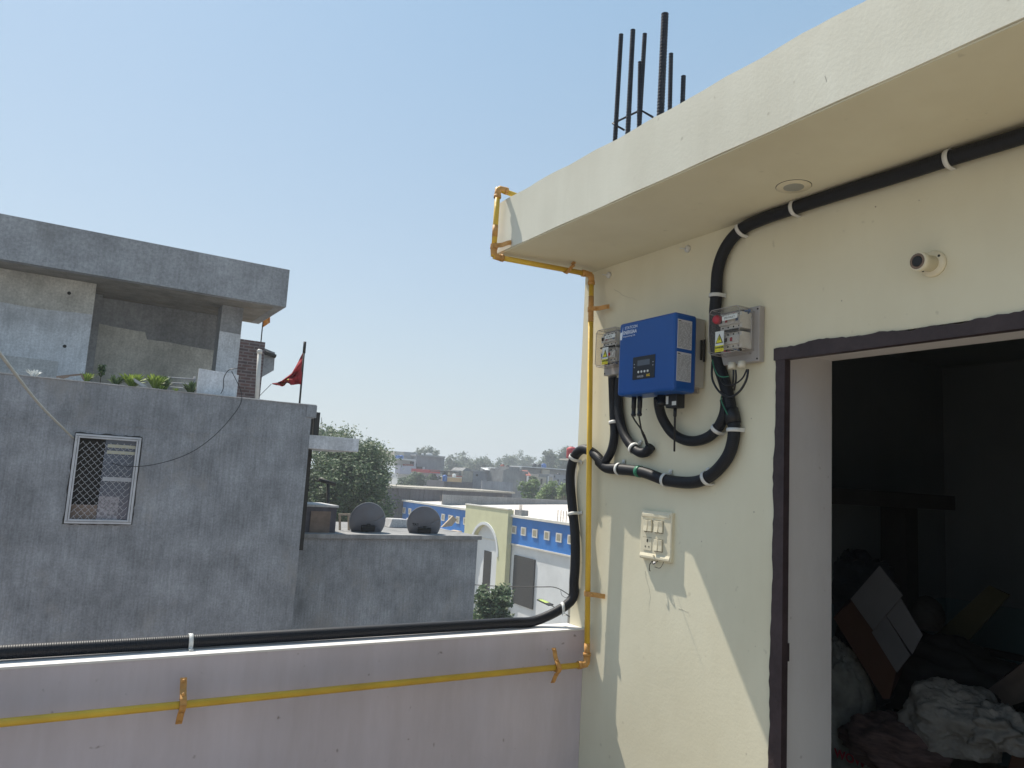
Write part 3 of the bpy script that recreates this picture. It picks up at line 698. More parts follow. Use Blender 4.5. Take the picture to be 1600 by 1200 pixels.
slots = [(0, 1), (1, 1), (2.55, 1), (3.55, 1), (2.55, 0), (3.55, 0)]
for i, (c_, rw) in enumerate(slots):
    y1_ = yl0-c_*pitch; z1_ = Z1-.040 if rw else Z1-.115; tl = .004*(1 if i % 2 else -1)
    m = MB(); m.box(W-.0138, W-.0125, y1_-pitch+.001, y1_, z1_-.0485, z1_+.0015); m.build('rocker_gap', m_dark, sb)
    m = MB(); m.prism([(W-.012, y1_-pitch+.002, z1_-.046), (W-.0215+tl*.3, y1_-pitch+.002, z1_-.046), (W-.0195, y1_-pitch+.002, z1_-.023), (W-.0205-tl*.3, y1_-pitch+.002, z1_), (W-.012, y1_-pitch+.002, z1_)], (0, pitch-.003, 0)); m.build('rocker', m_switch, sb, bevel=.0008)
so = MB(); so.box(W-.0148, W-.0125, yl0-.048, yl0+.001, Z1-.165, Z1-.112); so_ = so.build('socket', m_switch, sb, bevel=.001)
m = MB(); m.box(W-.0152, W-.0147, yl0-.050, yl0+.003, Z1-.1115, Z1-.1105); m.build('seam', m_dark, so_)
for dy, dz, rr in ((.023, .122, .004), (.023, .127, .004), (.012, .149, .0032), (.034, .149, .0032)):
    m = MB(); m.tube([(W-.0154, yl0-dy, Z1-dz), (W-.0140, yl0-dy, Z1-dz)], rr, 10); m.build('pin_hole', m_dark, so_)
m = MB(); m.lathe((W-.0175, 2.345, Z0+.019), (-1, 0, 0), [(0, .0045), (.003, .004)], 10); m.build('knob', m_switch, sb)
m = MB(); m.tube(spline([(W-.006, 2.33, Z0+.002), (W-.022, 2.335, Z0-.012), (W-.016, 2.352, Z0-.014), (W-.012, 2.357, Z0-.004), (W-.020, 2.364, Z0-.018), (W-.02, 2.366, Z0-.04), (W-.017, 2.362, Z0-.045)], 5), .0016, 6)
m.build('loose_wire', m_dark, sb)
m = MB(); m.lathe((W-.014, 2.343, Z0-.010), (0, -1, .2), [(-.008, .001), (-.003, .006), (.004, .006), (.01, .001)], 10); m.build('lead_end', m_white_pl, sb)
for dy, L in ((0.0, .055),):
    m = MB(); m.tube(spline([(W-.004, 2.30-dy, Z0+.001), (W-.014, 2.297-dy, Z0-.012), (W-L*.6, 2.292-dy, Z0-.024), (W-L, 2.296-dy, Z0-.02)], 4), .0012, 6); m.build('stub_wire', m_dark, sb)
sb.location.x -= .005
# ---- lamp holder
lh = thing('lamp_holder', 'empty round bulb holder on the cream wall above the doorway', 'lamp holder', (W, 1.197, 2.268))
c = Vector((W, 1.197, 2.268)); ax = Vector((-1, .10, -.06)).normalized()
m = MB(); m.lathe(c, (-1, 0, 0), [(0, .040), (.006, .040), (.012, .036), (.014, .02)], 28); m.build('base_plate', m_switch, lh)
m = MB()
for s_ in (-1, 1): m.tube([c+Vector((-.0135, -.024*s_, .018*s_)), c+Vector((-.0115, -.024*s_, .018*s_))], .004, 8)
m.build('screw_hole', m_dark, lh)
m = MB(); m.lathe(c, ax, [(.008, .025), (.050, .023), (.055, .029), (.070, .0295), (.073, .027), (.0735, .0225), (.045, .0215)], 24); m.build('barrel', m_switch, lh)
m = MB(); m.lathe(c, ax, [(.06, .0155), (.0748, .0155), (.0752, .013)], 20); m.build('contact_well', m_black, lh)
m = MB(); m.lathe(c, ax, [(.05, .019), (.0738, .0235), (.0743, .0165), (.052, .014)], 20); m.build('contact_ring', m_brown, lh)
m_lens = mat('frosted_lens', (.33, .33, .29), .4, .05, 10, 0)
# ---- recessed ceiling light
dl = thing('ceiling_light', 'round recessed light in the underside of the overhanging slab', 'ceiling light', (2.048, 1.588, 2.6))
c = (2.048, 1.588, 2.6)
m = MB(); m.lathe(c, (0, 0, -1), [(0, .056), (.002, .057), (.0035, .054), (.0036, .031)], 36); m.build('trim_ring', m_switch, dl)
m = MB(); m.lathe(c, (0, 0, -1), [(.0034, .0335), (.0048, .033)], 30); m.build('lens', m_lens, dl)
m = MB(); m.lathe(c, (0, 0, -1), [(-.0005, .0585), (.0006, .0585)], 36); m.build('shadow_gap', m_dark, dl)
# hooks below the slab
for x, y, lb_ in ((1075, 389, 'small white hook near the slab, left of the conduit bend'), (952, 430, 'small white hook near the slab, above the left breaker box')):
    p = on(x, y, 'X', W); k = thing('wall_hook', lb_, 'hook', p, 'small white hooks under the slab')
    m = MB(); m.lathe(p, (-1, 0, 0), [(0, .016), (.007, .015), (.013, .009)], 12); m.build('rosette', m_clip, k)
    m = MB(); m.tube(spline([p+Vector((-.008, 0, 0)), p+Vector((-.022, .004, -.002)), p+Vector((-.026, .018, .002)), p+Vector((-.018, .026, .006))], 4), .0028, 8); m.build('prong', m_clip, k)
# ---------------------------------------------------------------- things inside the dark room
tb = thing('wooden_rack', 'dark timber rack standing against the wall inside the doorway', 'rack', (4.3, 2.7, 0))
m = MB(); m.box(3.3, 4.62, 2.42, 2.783, 1.53, 1.615); m.build('top_beam', m_dwood, tb, bevel=.004)
for x in (4.44, 3.4):
    m = MB(); m.box(x, x+.13, 2.62, 2.783, 0, 1.53); m.build('leg', m_dwood, tb, bevel=.004)
CX = 3.75
cb = thing('open_carton', 'open cardboard carton tipped on its corner with white inner flaps', 'carton', on(1380, 1080, 'X', CX))
def quad_panel(pts, X, th, name, mt, par, tilt=0):
    m = MB(); P = []
    for i, (x, y) in enumerate(pts): P.append(on(x, y, 'X', X+tilt*((y-1000)/100.)))
    m.prism(P, (th, 0, .0)); return m.build(name, mt, par)
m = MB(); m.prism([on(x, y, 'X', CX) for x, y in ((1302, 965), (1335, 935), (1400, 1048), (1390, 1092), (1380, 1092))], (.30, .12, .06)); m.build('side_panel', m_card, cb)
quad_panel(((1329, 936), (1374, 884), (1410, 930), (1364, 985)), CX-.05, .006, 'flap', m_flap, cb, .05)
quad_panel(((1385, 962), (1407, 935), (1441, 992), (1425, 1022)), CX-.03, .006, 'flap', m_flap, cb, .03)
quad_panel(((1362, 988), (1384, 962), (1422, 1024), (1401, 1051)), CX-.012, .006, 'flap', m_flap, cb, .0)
def blob(name, label, cat, c, rad, mt, seed, amp=.25, freq=3, nu=56, nv=40, flat=.0, group=None, fold=.05):
    from mathutils import noise as ns
    c = Vector(c); m = MB()
    def fn(u, v):
        th = 2*pi*u; ph = pi*v
        d = Vector((sin(ph)*cos(th), sin(ph)*sin(th), cos(ph)))
        q = d*freq+Vector((seed*3.1, seed, 0))
        k = 1+amp*ns.noise(q)+fold*(1-abs(ns.noise(q*2.6))*3.2)+fold*.5*(1-abs(ns.noise(q*6))*3)
        p = Vector((d.x*rad[0]*k, d.y*rad[1]*k, d.z*rad[2]*k))
        if p.z < -rad[2]*.72: p.z = -rad[2]*.72+(p.z+rad[2]*.72)*.1
        return c+p
    m.grid(fn, nu, nv)
    o = m.build(name, mt, origin=c-Vector((0, 0, rad[2]))); tag(o, label, cat, group); return o
sc = on(1492, 1130, 'X', 3.9)
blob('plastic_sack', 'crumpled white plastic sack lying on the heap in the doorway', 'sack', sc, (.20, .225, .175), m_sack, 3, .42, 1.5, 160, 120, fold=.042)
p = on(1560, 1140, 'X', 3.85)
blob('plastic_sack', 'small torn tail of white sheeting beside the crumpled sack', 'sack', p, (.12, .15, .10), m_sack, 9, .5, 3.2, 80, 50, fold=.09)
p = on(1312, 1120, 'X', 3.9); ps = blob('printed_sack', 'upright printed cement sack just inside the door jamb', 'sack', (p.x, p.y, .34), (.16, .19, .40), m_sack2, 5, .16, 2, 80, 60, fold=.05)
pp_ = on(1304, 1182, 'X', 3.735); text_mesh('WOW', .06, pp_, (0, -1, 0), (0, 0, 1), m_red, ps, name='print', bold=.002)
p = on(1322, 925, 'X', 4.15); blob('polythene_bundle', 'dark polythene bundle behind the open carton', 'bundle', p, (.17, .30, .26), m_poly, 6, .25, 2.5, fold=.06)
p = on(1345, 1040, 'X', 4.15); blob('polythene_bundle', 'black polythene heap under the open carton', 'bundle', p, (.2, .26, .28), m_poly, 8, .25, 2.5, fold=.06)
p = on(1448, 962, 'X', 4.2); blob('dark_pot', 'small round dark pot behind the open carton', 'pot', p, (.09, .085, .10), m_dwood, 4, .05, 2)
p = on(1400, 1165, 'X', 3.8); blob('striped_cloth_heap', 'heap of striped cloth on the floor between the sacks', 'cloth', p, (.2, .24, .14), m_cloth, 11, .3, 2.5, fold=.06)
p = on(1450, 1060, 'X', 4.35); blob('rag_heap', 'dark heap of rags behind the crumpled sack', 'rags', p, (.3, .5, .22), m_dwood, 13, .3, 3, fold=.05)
bdo = thing('olive_board', 'olive board leaning diagonally on the heap in the room', 'board', on(1450, 1030, 'X', 4.5))
m = MB(); m.prism(px(((1408, 1040), (1545, 915), (1577, 930), (1475, 1042)), 'X', 4.5), (.02, .0, .0)); m.build('panel', m_ochre, bdo)
pl_ = MB(); a = on(1505, 1010, 'X', 4.8); b = on(1640, 1038, 'X', 4.5); pl_.tube([a, b], .02, 8)
tag(pl_.build('iron_rod', m_dwood, origin=a), 'dark rod lying across the heap behind the board', 'rod')
m = MB(); m.prism(px(((1540, 1080), (1600, 1035), (1660, 1040), (1660, 1075), (1560, 1110)), 'X', 4.2), (.05, .02, 0)); tag(m.build('timber_plank', m_brown, origin=on(1600, 1060, 'X', 4.2)), 'brown plank at the right edge of the heap, upper one', 'plank')
m = MB(); m.prism(px(((1575, 1200), (1600, 1120), (1660, 1080), (1660, 1200)), 'X', 3.9), (.05, .02, 0)); tag(m.build('timber_plank', m_card, origin=on(1600, 1160, 'X', 3.9)), 'reddish plank at the lower right edge of the doorway view', 'plank')
# ---------------------------------------------------------------- neighbour building (faces the terrace, plane y = 9.5)
NB = 9.5
nb = thing('concrete_building', 'grey cement neighbour building with flat slab roof and meshed window', 'building', (0, 10.5, -9.5))
def on_rect(x0, x1, y0, y1, Y):
    xm, ym = (x0+x1)/2, (y0+y1)/2
    return on(x0, ym, 'Y', Y).x, on(x1, ym, 'Y', Y).x, on(xm, y1, 'Y', Y).z, on(xm, y0, 'Y', Y).z
PT = 2.376
WX0, WX1, WZ0, WZ1 = .236, .888, .828, 1.802
m = MB(); m.box(-7, WX0, NB, 9.72, -9.5, PT); m.box(WX1, 2.82, NB, 9.72, -9.5, PT); m.box(WX0, WX1, NB, 9.72, -9.5, WZ0); m.box(WX0, WX1, NB, 9.72, WZ1, PT)
m.box(2.60, 2.82, 9.721, 15, -9.5, PT-.02)
m.build('wall', m_conc, nb)
m = MB()
n = 60; pts = []
for k in range(n+1): pts.append((-7+(9.87)*k/n, NB-.012, PT+.006+jit(.005)))
m.prism([(-7, NB-.012, PT-.003)]+[(x, y, z) for x, y, z in pts]+[(2.87, NB-.012, PT-.003)], (0, .24, 0)); m.build('coping', m_whitewash2, nb)
m = MB(); m.box(2.75, 2.88, NB-.014, 9.76, PT-.16, PT-.004); m.build('corner_cap', m_conc, nb, bevel=.004)
m = MB(); m.box(-11, 2.6, 9.721, 18, 1.25, 1.40); m.build('upper_floor', m_beige, nb)
m = MB(); m.box(-11, 2.9565, 11.875, 12.0201, 4.1025, 4.7141); m.box(-11, 2.9565, 12.0201, 13.7054, 4.3625, 4.7085); m.box(2.8125, 2.9565, 12.0201, 13.7054, 4.1025, 4.3625); m.build('roof_slab', m_conc2, nb)
m = MB(); m.box(-11, 2.8103, 12.0223, 13.6998, 4.1047, 4.3614); m.build('soffit', m_soffit, nb)
# upper storey walls
def wavy(x0, x1, z0, zt, Y, amp, n=40, slope=0, steps=()):
    pts = [(x0, Y, z0), (x1, Y, z0)]; wv = 0
    for k in range(n+1):
        x = x1+(x0-x1)*k/n; wv = wv*.8+jit(amp*.4)
        z = zt+slope*(x-x0)+amp*sin(x*5)+wv
        for xs, dz in steps:
            if x > xs: z += dz
        pts.append((x, Y, z))
    return pts
m = MB(); m.box(-11, 0.3248, 12.5, 13.6998, 1.40, 4.1041); m.build('room_wall', m_greige, nb)
m = MB(); m.prism(wavy(-11, 0.3225, 1.42, 3.6248, 12.4944, .012), (0, .0045, 0)); m.build('whitewash', m_whitewash, nb)
m = MB(); m.box(-.9, -.02, 12.4888, 12.4939, 1.42, 2.8893); m.build('paint_patch', m_whitewash2, nb)
for x, y in ((108, 458), (101, 541)):
    m = MB(); q = on(x, y, 'Y', 12.4933); m.tube([q, q+Vector((0, .005, 0))], .025, 10); m.build('drain_hole', m_dark, nb)
m = MB(); m.box(0.3248, 2.6116, 13.5045, 13.6942, 1.40, 4.1038); m.build('recess_wall', m_conc2, nb)
m = MB(); m.prism(wavy(0.4498, 2.25, 1.42, 3.6683, 13.4989, .006, steps=((1.1496, -.12),), slope=-.03), (0, .0045, 0)); m.build('old_paint', m_greige, nb)
m = MB(); m.box(0.3259, 0.4498, 13.2701, 13.5033, 1.40, 4.103); m.build('recess_pier', m_conc2, nb)
m = MB(); m.box(2.1127, 2.4375, 12.5223, 12.8795, 1.40, 4.1033); m.build('column', m_conc2, nb)
m = MB(); m.prism([(2.1105, 12.5179, 1.42), (2.4397, 12.5179, 1.42), (2.4397, 12.5179, 3.6627), (2.1105, 12.5179, 3.6739)], (0, .003, 0)); m.build('whitewash', m_whitewash, nb)
# ragged render edge round the window and the floor-level seam
rnd = random.Random(3); ring_ = []
e0 = .012
cs = [(WX0-e0, WZ0-e0), (WX1+e0, WZ0-e0), (WX1+e0, WZ1+e0), (WX0-e0, WZ1+e0)]
for i in range(4):
    a, b = cs[i], cs[(i+1) % 4]
    for k in range(16): ring_.append((a[0]+(b[0]-a[0])*k/16+rnd.uniform(-.006, .008), NB-.003, a[1]+(b[1]-a[1])*k/16+rnd.uniform(-.006, .008)))
inn = [(min(max(p[0], WX0+.004), WX1-.004), p[1], min(max(p[2], WZ0+.004), WZ1-.004)) for p in ring_]
m = MB()
for i in range(64): m.prism([ring_[i], ring_[(i+1) % 64], inn[(i+1) % 64], inn[i]], (0, .0029, 0))
m.build('render_edge', m_dwood, nb)
pts = [(-7+k*.12, NB-.004, 1.925+.008*sin(k*.7)+rnd.uniform(-.006, .006)) for k in range(80)]
lowr = [(p[0], p[1], p[2]-.012-rnd.uniform(0, .012)) for p in pts[::-1]]
m = MB(); m.prism(pts+lowr, (0, .0039, 0)); m.build('floor_seam', m_conc, nb)
# window
wn = MB(); f = .045
for a in ((WX0, WX1, WZ1-f, WZ1), (WX0, WX1, WZ0, WZ0+f), (WX0, WX0+f, WZ0+f, WZ1-f), (WX1-f, WX1, WZ0+f, WZ1-f)): wn.box(a[0], a[1], NB-.03, NB+.03, a[2], a[3])
wnd = wn.build('window', m_walu, nb, bevel=.003)
m = MB(); q = .008
for a in ((WX0+q, WX1-q, WZ1-.026, WZ1-.022), (WX0+q, WX1-q, WZ0+.022, WZ0+.026)): m.box(a[0], a[1], NB-.0315, NB-.029, a[2], a[3])
for a in (WX0+.024, WX1-.028): m.box(a, a+.004, NB-.0315, NB-.029, WZ0+.03, WZ1-.03)
m.build('frame_groove', m_dark, wnd)
gr = MB(); dx = .068; dz = .074; x0, x1, z0, z1 = WX0+f, WX1-f, WZ0+f, WZ1-f
cols = int((x1-x0)/dx)+1; rows = int((z1-z0)/dz)+1
for i in range(cols):
    for j in range(rows*2):
        xc = x0+i*dx+(dx/2 if j % 2 else 0); zc = z0+j*dz/2
        if xc+dx/2 > x1 or zc+dz*.5 > z1: continue
        for sx in (-1, 1):
            a = Vector((xc, NB-.012, zc)); b = Vector((xc+sx*dx*.22, NB-.012, zc+dz*.06)); c_ = Vector((xc+sx*dx*.5, NB-.012, zc+dz*.44)); d = Vector((xc+sx*dx*.5, NB-.012, zc+dz*.5))
            if c_.x < x0 or c_.x > x1: continue
            gr.tube([a, b, c_, d],   .0024, 4, caps=False, sm=False)
gr.build('grille', m_mesh, wnd)
m = MB(); m.box(WX0, WX1, 9.71, 9.72, WZ0, WZ1); m.build('dark_room', m_dark, wnd)
xm = (WX0+WX1)/2-.01
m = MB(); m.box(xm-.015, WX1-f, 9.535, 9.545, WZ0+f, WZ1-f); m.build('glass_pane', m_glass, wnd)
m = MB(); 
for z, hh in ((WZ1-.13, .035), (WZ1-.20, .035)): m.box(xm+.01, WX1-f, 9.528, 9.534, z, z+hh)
m.build('reflection_strip', m_reflect, wnd)  # cream strips stand in for reflections on the glass, no blind there
m = MB(); m.box(xm, WX1-f, 9.526, 9.534, WZ0+.47, WZ0+.515); m.build('sash_rail', m_walu, wnd)
m = MB(); m.box(xm-.012, xm+.19, 9.527, 9.534, WZ0+f, WZ0+.30); m.build('curtain', m_curt, wnd)
m = MB(); m.box(WX0+f, WX0+.3, 9.55, 9.56, WZ0+f, WZ0+.20); m.build('board', m_brown, wnd)
# white projecting slab with rail and drain, right side
m = MB(); m.box(2.822, 3.53, 9.62, 10.6, 1.825, 2.0); bs = m.build('balcony_slab', m_whitewash, nb, bevel=.004)
m = MB(); 
for i, x in enumerate((2.90, 2.965, 3.03)): m.box(x, x+.03, 10.0, 10.03, 2.0, 2.30)
m.box(3.01, 3.08, 9.98, 10.05, 2.0, 2.33); m.box(2.83, 3.08, 9.99, 10.04, 2.27, 2.32); m.build('railing', m_dwood, bs)
# pixel-checked dark posts beyond the corner
m = MB(); m.box(2.86, 2.99, 9.9, 10.05, .5, 1.82); m.build('dark_post', m_dwood, nb)
# thin service wires
Pw = spline([on(-60, 480, 'Y', 6.2), on(0, 553, 'Y', 7.0), on(60, 630, 'Y', 8.2), on(112, 682, 'Y', 9.45), on(120, 688, 'Y', 9.47)], 6)
m = MB(); m.tube(Pw, [.014-.004*i/len(Pw) for i in range(len(Pw))], 8); tag(m.build('service_cable', m_wire, origin=Pw[-1]), 'pale cable running down to the top left corner of the meshed window', 'cable')
Pw = spline([on(362, 580, 'Y', 9.44), on(378, 622, 'Y', 9.47), on(355, 660, 'Y', 9.40), on(320, 693, 'Y', 9.36), on(285, 713, 'Y', 9.36), on(240, 726, 'Y', 9.38), on(200, 729, 'Y', 9.44), on(175, 724, 'Y', 9.46)], 6)
m = MB(); m.tube(Pw, .0042, 6); tag(m.build('sagging_wire', m_black, origin=Pw[0]), 'thin dark wire sagging over the cement wall to the meshed window', 'wire')
Pw = spline([on(372, 576, 'Y', 9.6), on(358, 578, 'Y', 9.6), on(350, 590, 'Y', 9.62), on(349, 606, 'Y', 9.65), on(345, 615, 'Y', 9.62)], 5)
m = MB(); m.tube(Pw, .005, 6); tag(m.build('loose_wire', m_black, origin=Pw[0]), 'black wire hooked over the white panel on the parapet', 'wire')
# things on the neighbour parapet
x0, x1, z0, z1 = on_rect(309, 372, 581, 614, 9.78)
m = MB(); m.prism([(x0, 9.78, z0-.4), (x1, 9.78, z0-.4), (x1, 9.78, z1-.01), (x0, 9.78, z1+.015)], (0, .05, 0)); tag(m.build('stone_slab', m_whitewash, bevel=.004, origin=(x0, 9.8, z0-.4)), 'white square stone slab standing on the neighbour parapet beside the brick tower', 'stone slab')
pv = thing('pvc_pipe', 'upright pale pipe with a cap beside the brick stair wall', 'pipe', on(401, 622, 'Y', 9.8))
a, b = on(400.5, 640, 'Y', 9.8), on(405.5, 550, 'Y', 9.8)
m = MB(); m.tube([a, b], .026, 12); m.build('tube', m_pvc, pv)
m = MB(); m.tube([b-Vector((0, 0, .02)), b+Vector((0, 0, .02)), b+Vector((0, 0, .035))], [.034, .034, .02], 12); m.build('cap', m_pvc, pv)
# frame lying on parapet
fr = thing('angle_iron_frame', 'rusty angle iron frame propped on the neighbour parapet', 'frame', on(115, 590, 'Y', 9.6))
m = MB()
for p0, p1 in (((88, 589), (127, 585)), ((127, 584), (131, 594)), ((92, 592), (108, 588))): m.tube([on(*p0, 'Y', 9.62), on(*p1, 'Y', 9.62)], .014, 4, sm=False)
m.build('bars', m_brown, fr)
bt = MB(); bt.prism(px(((205, 593), (208, 590), (231, 604), (222, 604)), 'Y', 9.6), (0, .03, 0)); tag(bt.build('broken_tile', m_whitewash2, origin=on(215, 600, 'Y', 9.6)), 'broken pale tile propped among the parapet plants', 'tile')
rk = thing('metal_rack', 'low grey rack behind the plants on the parapet', 'rack', on(290, 600, 'Y', 10.1))
m = MB()
for y in (592, 600, 607): m.tube([on(262, y-2, 'Y', 10.1), on(306, y+1, 'Y', 10.1)], .012, 6)
for x in (264, 304): m.tube([on(x, 588, 'Y', 10.1), on(x, 620, 'Y', 10.1)], .012, 6)
m.build('bars', m_conc2, rk)
def plant(label, cx, by, h, wd, nl, mt, seed, Y=9.66, group='small potted plants on the neighbour parapet', stemmy=False):
    rnd = random.Random(seed); p = on(cx, by, 'Y', Y); sc_ = p.y/F_PX*1.12
    h *= sc_; wd *= sc_; t_ = thing('parapet_plant', label, 'plant', (p.x, p.y, PT-.02), group)
    st_ = MB(); lf = MB()
    for k in range(nl):
        a = rnd.uniform(0, 2*pi); rr = rnd.uniform(.15, 1)*wd/2; hh = rnd.uniform(.45, 1)*h
        if stemmy: rr *= .4; base = Vector((p.x, p.y, PT+hh*.8)); tip = base+Vector((cos(a)*wd*.5, sin(a)*wd*.4, .02))
        else: base = Vector((p.x+cos(a)*rr*.1, p.y+sin(a)*rr*.1, PT)); tip = Vector((p.x+cos(a)*rr, p.y+sin(a)*rr*.6, PT+hh))
        mid = base.lerp(tip, .55)+Vector((0, 0, h*.14)); sd = Vector((-sin(a), cos(a), .3)).normalized()*wd*(.05 if not stemmy else .12)
        b = len(lf.v); lf.v += [tuple(base), tuple(mid-sd), tuple(tip), tuple(mid+sd)]; lf.face([b, b+1, b+2, b+3])
    st_.tube([(p.x, p.y, PT-.02), (p.x, p.y, PT+h*(.95 if stemmy else .5))], .004, 5); st_.build('stem', m_bark, t_)
    lf.build('leaves', mt, t_)
plant('small dry white flower clump at the left end of the parapet', 54, 580, 11, 20, 60, m_paper, 1, stemmy=False)
plant('grassy tuft growing beside the iron frame', 136, 591, 14, 20, 90, m_leafD, 2)
plant('tall thin dark plant with small leaves along one stem', 157, 594, 28, 12, 60, m_leafA, 3, Y=9.9, stemmy=True)
plant('low dark leafy plant between thin plant and broken tile', 181, 599, 15, 26, 70, m_leafA, 4)
plant('spiky light green plant with broad leaves at the broken tile', 206, 601, 20, 40, 70, m_leafD, 5)
plant('light green plant with rounded top right of the broken tile', 243, 604, 22, 34, 80, m_leafD, 6)
plant('dark shrubby plant in front of the grey rack', 257, 605, 22, 24, 80, m_leafA, 7, Y=9.8)
plant('tiny green seedling on the parapet edge', 275, 608, 7, 12, 24, m_leafD, 8)
plant('dark bluish bush next to the white panel', 298, 612, 20, 26, 80, m_leafA, 9, Y=9.85)
plant('low spreading seedling between light plant and rack', 252, 607, 8, 18, 28, m_leafD, 10, Y=9.6)
# brick stair tower beyond
bk = thing('brick_tower', 'dark brick stair tower behind the neighbour terrace', 'tower', (3.0, 16, -9.5))
m = MB(); m.box(2.5, 3.40, 15, 18, -9.5, 4.0); m.build('wall', m_brick, bk)
m = MB(); m.prism([(3.402, 15.1, 3.30), (3.402, 15.1, 3.90), (3.63, 15.1, 3.84), (3.64, 15.1, 3.48)], (0, .8, 0)); m.build('projecting_box', m_conc2, bk)
m = MB(); m.tube([on(428, 551, 'Y', 15.05)-Vector((.25, 0, 0)), on(431, 557, 'Y', 15.05)], .04, 5); 
m.build('bracket', m_dwood, bk)
fo = thing('orange_flag', 'small orange flag behind the slab end of the cement building', 'flag', (3.30, 16, 4.0))
a = on(408, 532, 'Y', 16); b = on(411, 500, 'Y', 16)
m = MB(); m.tube([a-Vector((0, 0, .1)), b], .012, 6); m.build('pole', m_dwood, fo)
m = MB(); m.grid(lambda u, v: on(410+u*12, 512-u*8-v*(10-u*2)+sin(v*5)*1, 'Y', 16+.06*sin(u*7+v*3)), 10, 10); m.build('cloth', m_flag2, fo, solid=.004)
fg = thing('red_flag', 'tattered dark red temple flag hanging from a pole on the cement parapet', 'flag', on(468, 630, 'Y', 9.9))
a, b = on(468, 634, 'Y', 9.9), on(476.5, 534, 'Y', 9.9)
m = MB(); m.tube([a-Vector((0, 0, .3)), a.lerp(b, .9)], .013, 8); m.tube([a.lerp(b, .82), b], .020, 8); m.build('pole', m_dwood, fg)
up = [(476.5, 545), (470, 557), (463, 571), (456, 583), (448, 589), (440, 595), (433, 598), (425, 599)]
lo = [(470.0, 601), (466, 600), (461, 601), (455, 601.5), (449, 598), (442, 604), (434, 602), (426, 600.5)]
def lerpl(L, t_):
    t_ = t_*(len(L)-1); i = min(int(t_), len(L)-2); f_ = t_-i
    return L[i][0]*(1-f_)+L[i+1][0]*f_, L[i][1]*(1-f_)+L[i+1][1]*f_
def ff(u, v):
    a = lerpl(up, u); b = lerpl(lo, u); jx = .8*sin(u*40) if v > .95 else 0
    return on(a[0]*(1-v)+b[0]*v+jx, a[1]*(1-v)+b[1]*v, 'Y', 9.9+.05*sin(u*16+v*5)+.03*sin(v*14+u*6))
m = MB(); m.grid(ff, 40, 18); cl_ = m.build('cloth', m_flag, fg, solid=.003)
m = MB()
def fe(u, v):
    q = ff(.52+u*.22, .3+v*.45); return q-Vector((0, .006, 0))
m.grid(lambda u, v: fe(u, v*.25), 10, 2); m.grid(lambda u, v: fe(u*.25, v), 4, 8); m.grid(lambda u, v: fe(u, .75+v*.25), 10, 2)
m.build('gold_trim', m_gold, cl_)
m = MB(); m.tube(spline([on(424, 600, 'Y', 9.9), on(416, 608, 'Y', 9.9), on(406, 618, 'Y', 9.85)], 5), .004, 5); m.build('cord', m_dwood, fg)
# ---------------------------------------------------------------- grey roof with dishes, next to the neighbour
MY = 10.5; MZ = .665
gb = thing('low_grey_building', 'low grey building with a flat roof carrying the two dishes', 'building', (4.4, 11.5, -9.5))
m = MB(); m.box(2.85, 5.95, MY, 13.0, -9.5, MZ-.06); m.build('wall', m_conc, gb)
m = MB(); m.box(2.845, 6.0, MY-.04, 13.05, MZ-.059, MZ); m.build('roof_edge', m_gwall, gb)
ck = thing('masonry_tank', 'square masonry tank block with slab lid at the left of the dishes', 'tank', (3.38, 11.1, MZ))
X0 = on(470, 810, 'Y', 10.7).x; X1 = on(527, 810, 'Y', 10.7).x; zt = on(500, 789, 'Y', 10.7).z
m = MB(); m.box(X0, X1-.01, 10.72, 11.5, MZ, zt-.03); m.build('wall', m_dwall, ck)
m = MB(); m.box(X0+.14, X1-.10, 10.705, 10.719, MZ, zt-.09); m.build('hatch', m_brown, ck)
m = MB(); m.box(X0-.02, X1+.01, 10.70, 11.52, zt-.029, zt); m.build('lid', m_whitewash2, ck)
dp = thing('timber_stand', 'pale timber stand on the grey roof between masonry tank and left dish', 'stand', on(540, 833, 'Y', 11.2))
m = MB()
for (p0, p1) in (((529, 804), (547, 804)), ((545, 803), (545, 840)), ((531, 803), (531, 840))):
    a, b = on(*p0, 'Y', 11.2), on(*p1, 'Y', 11.2); m.tube([a, b], .02, 4, sm=False)
m.build('timber', m_wood, dp)
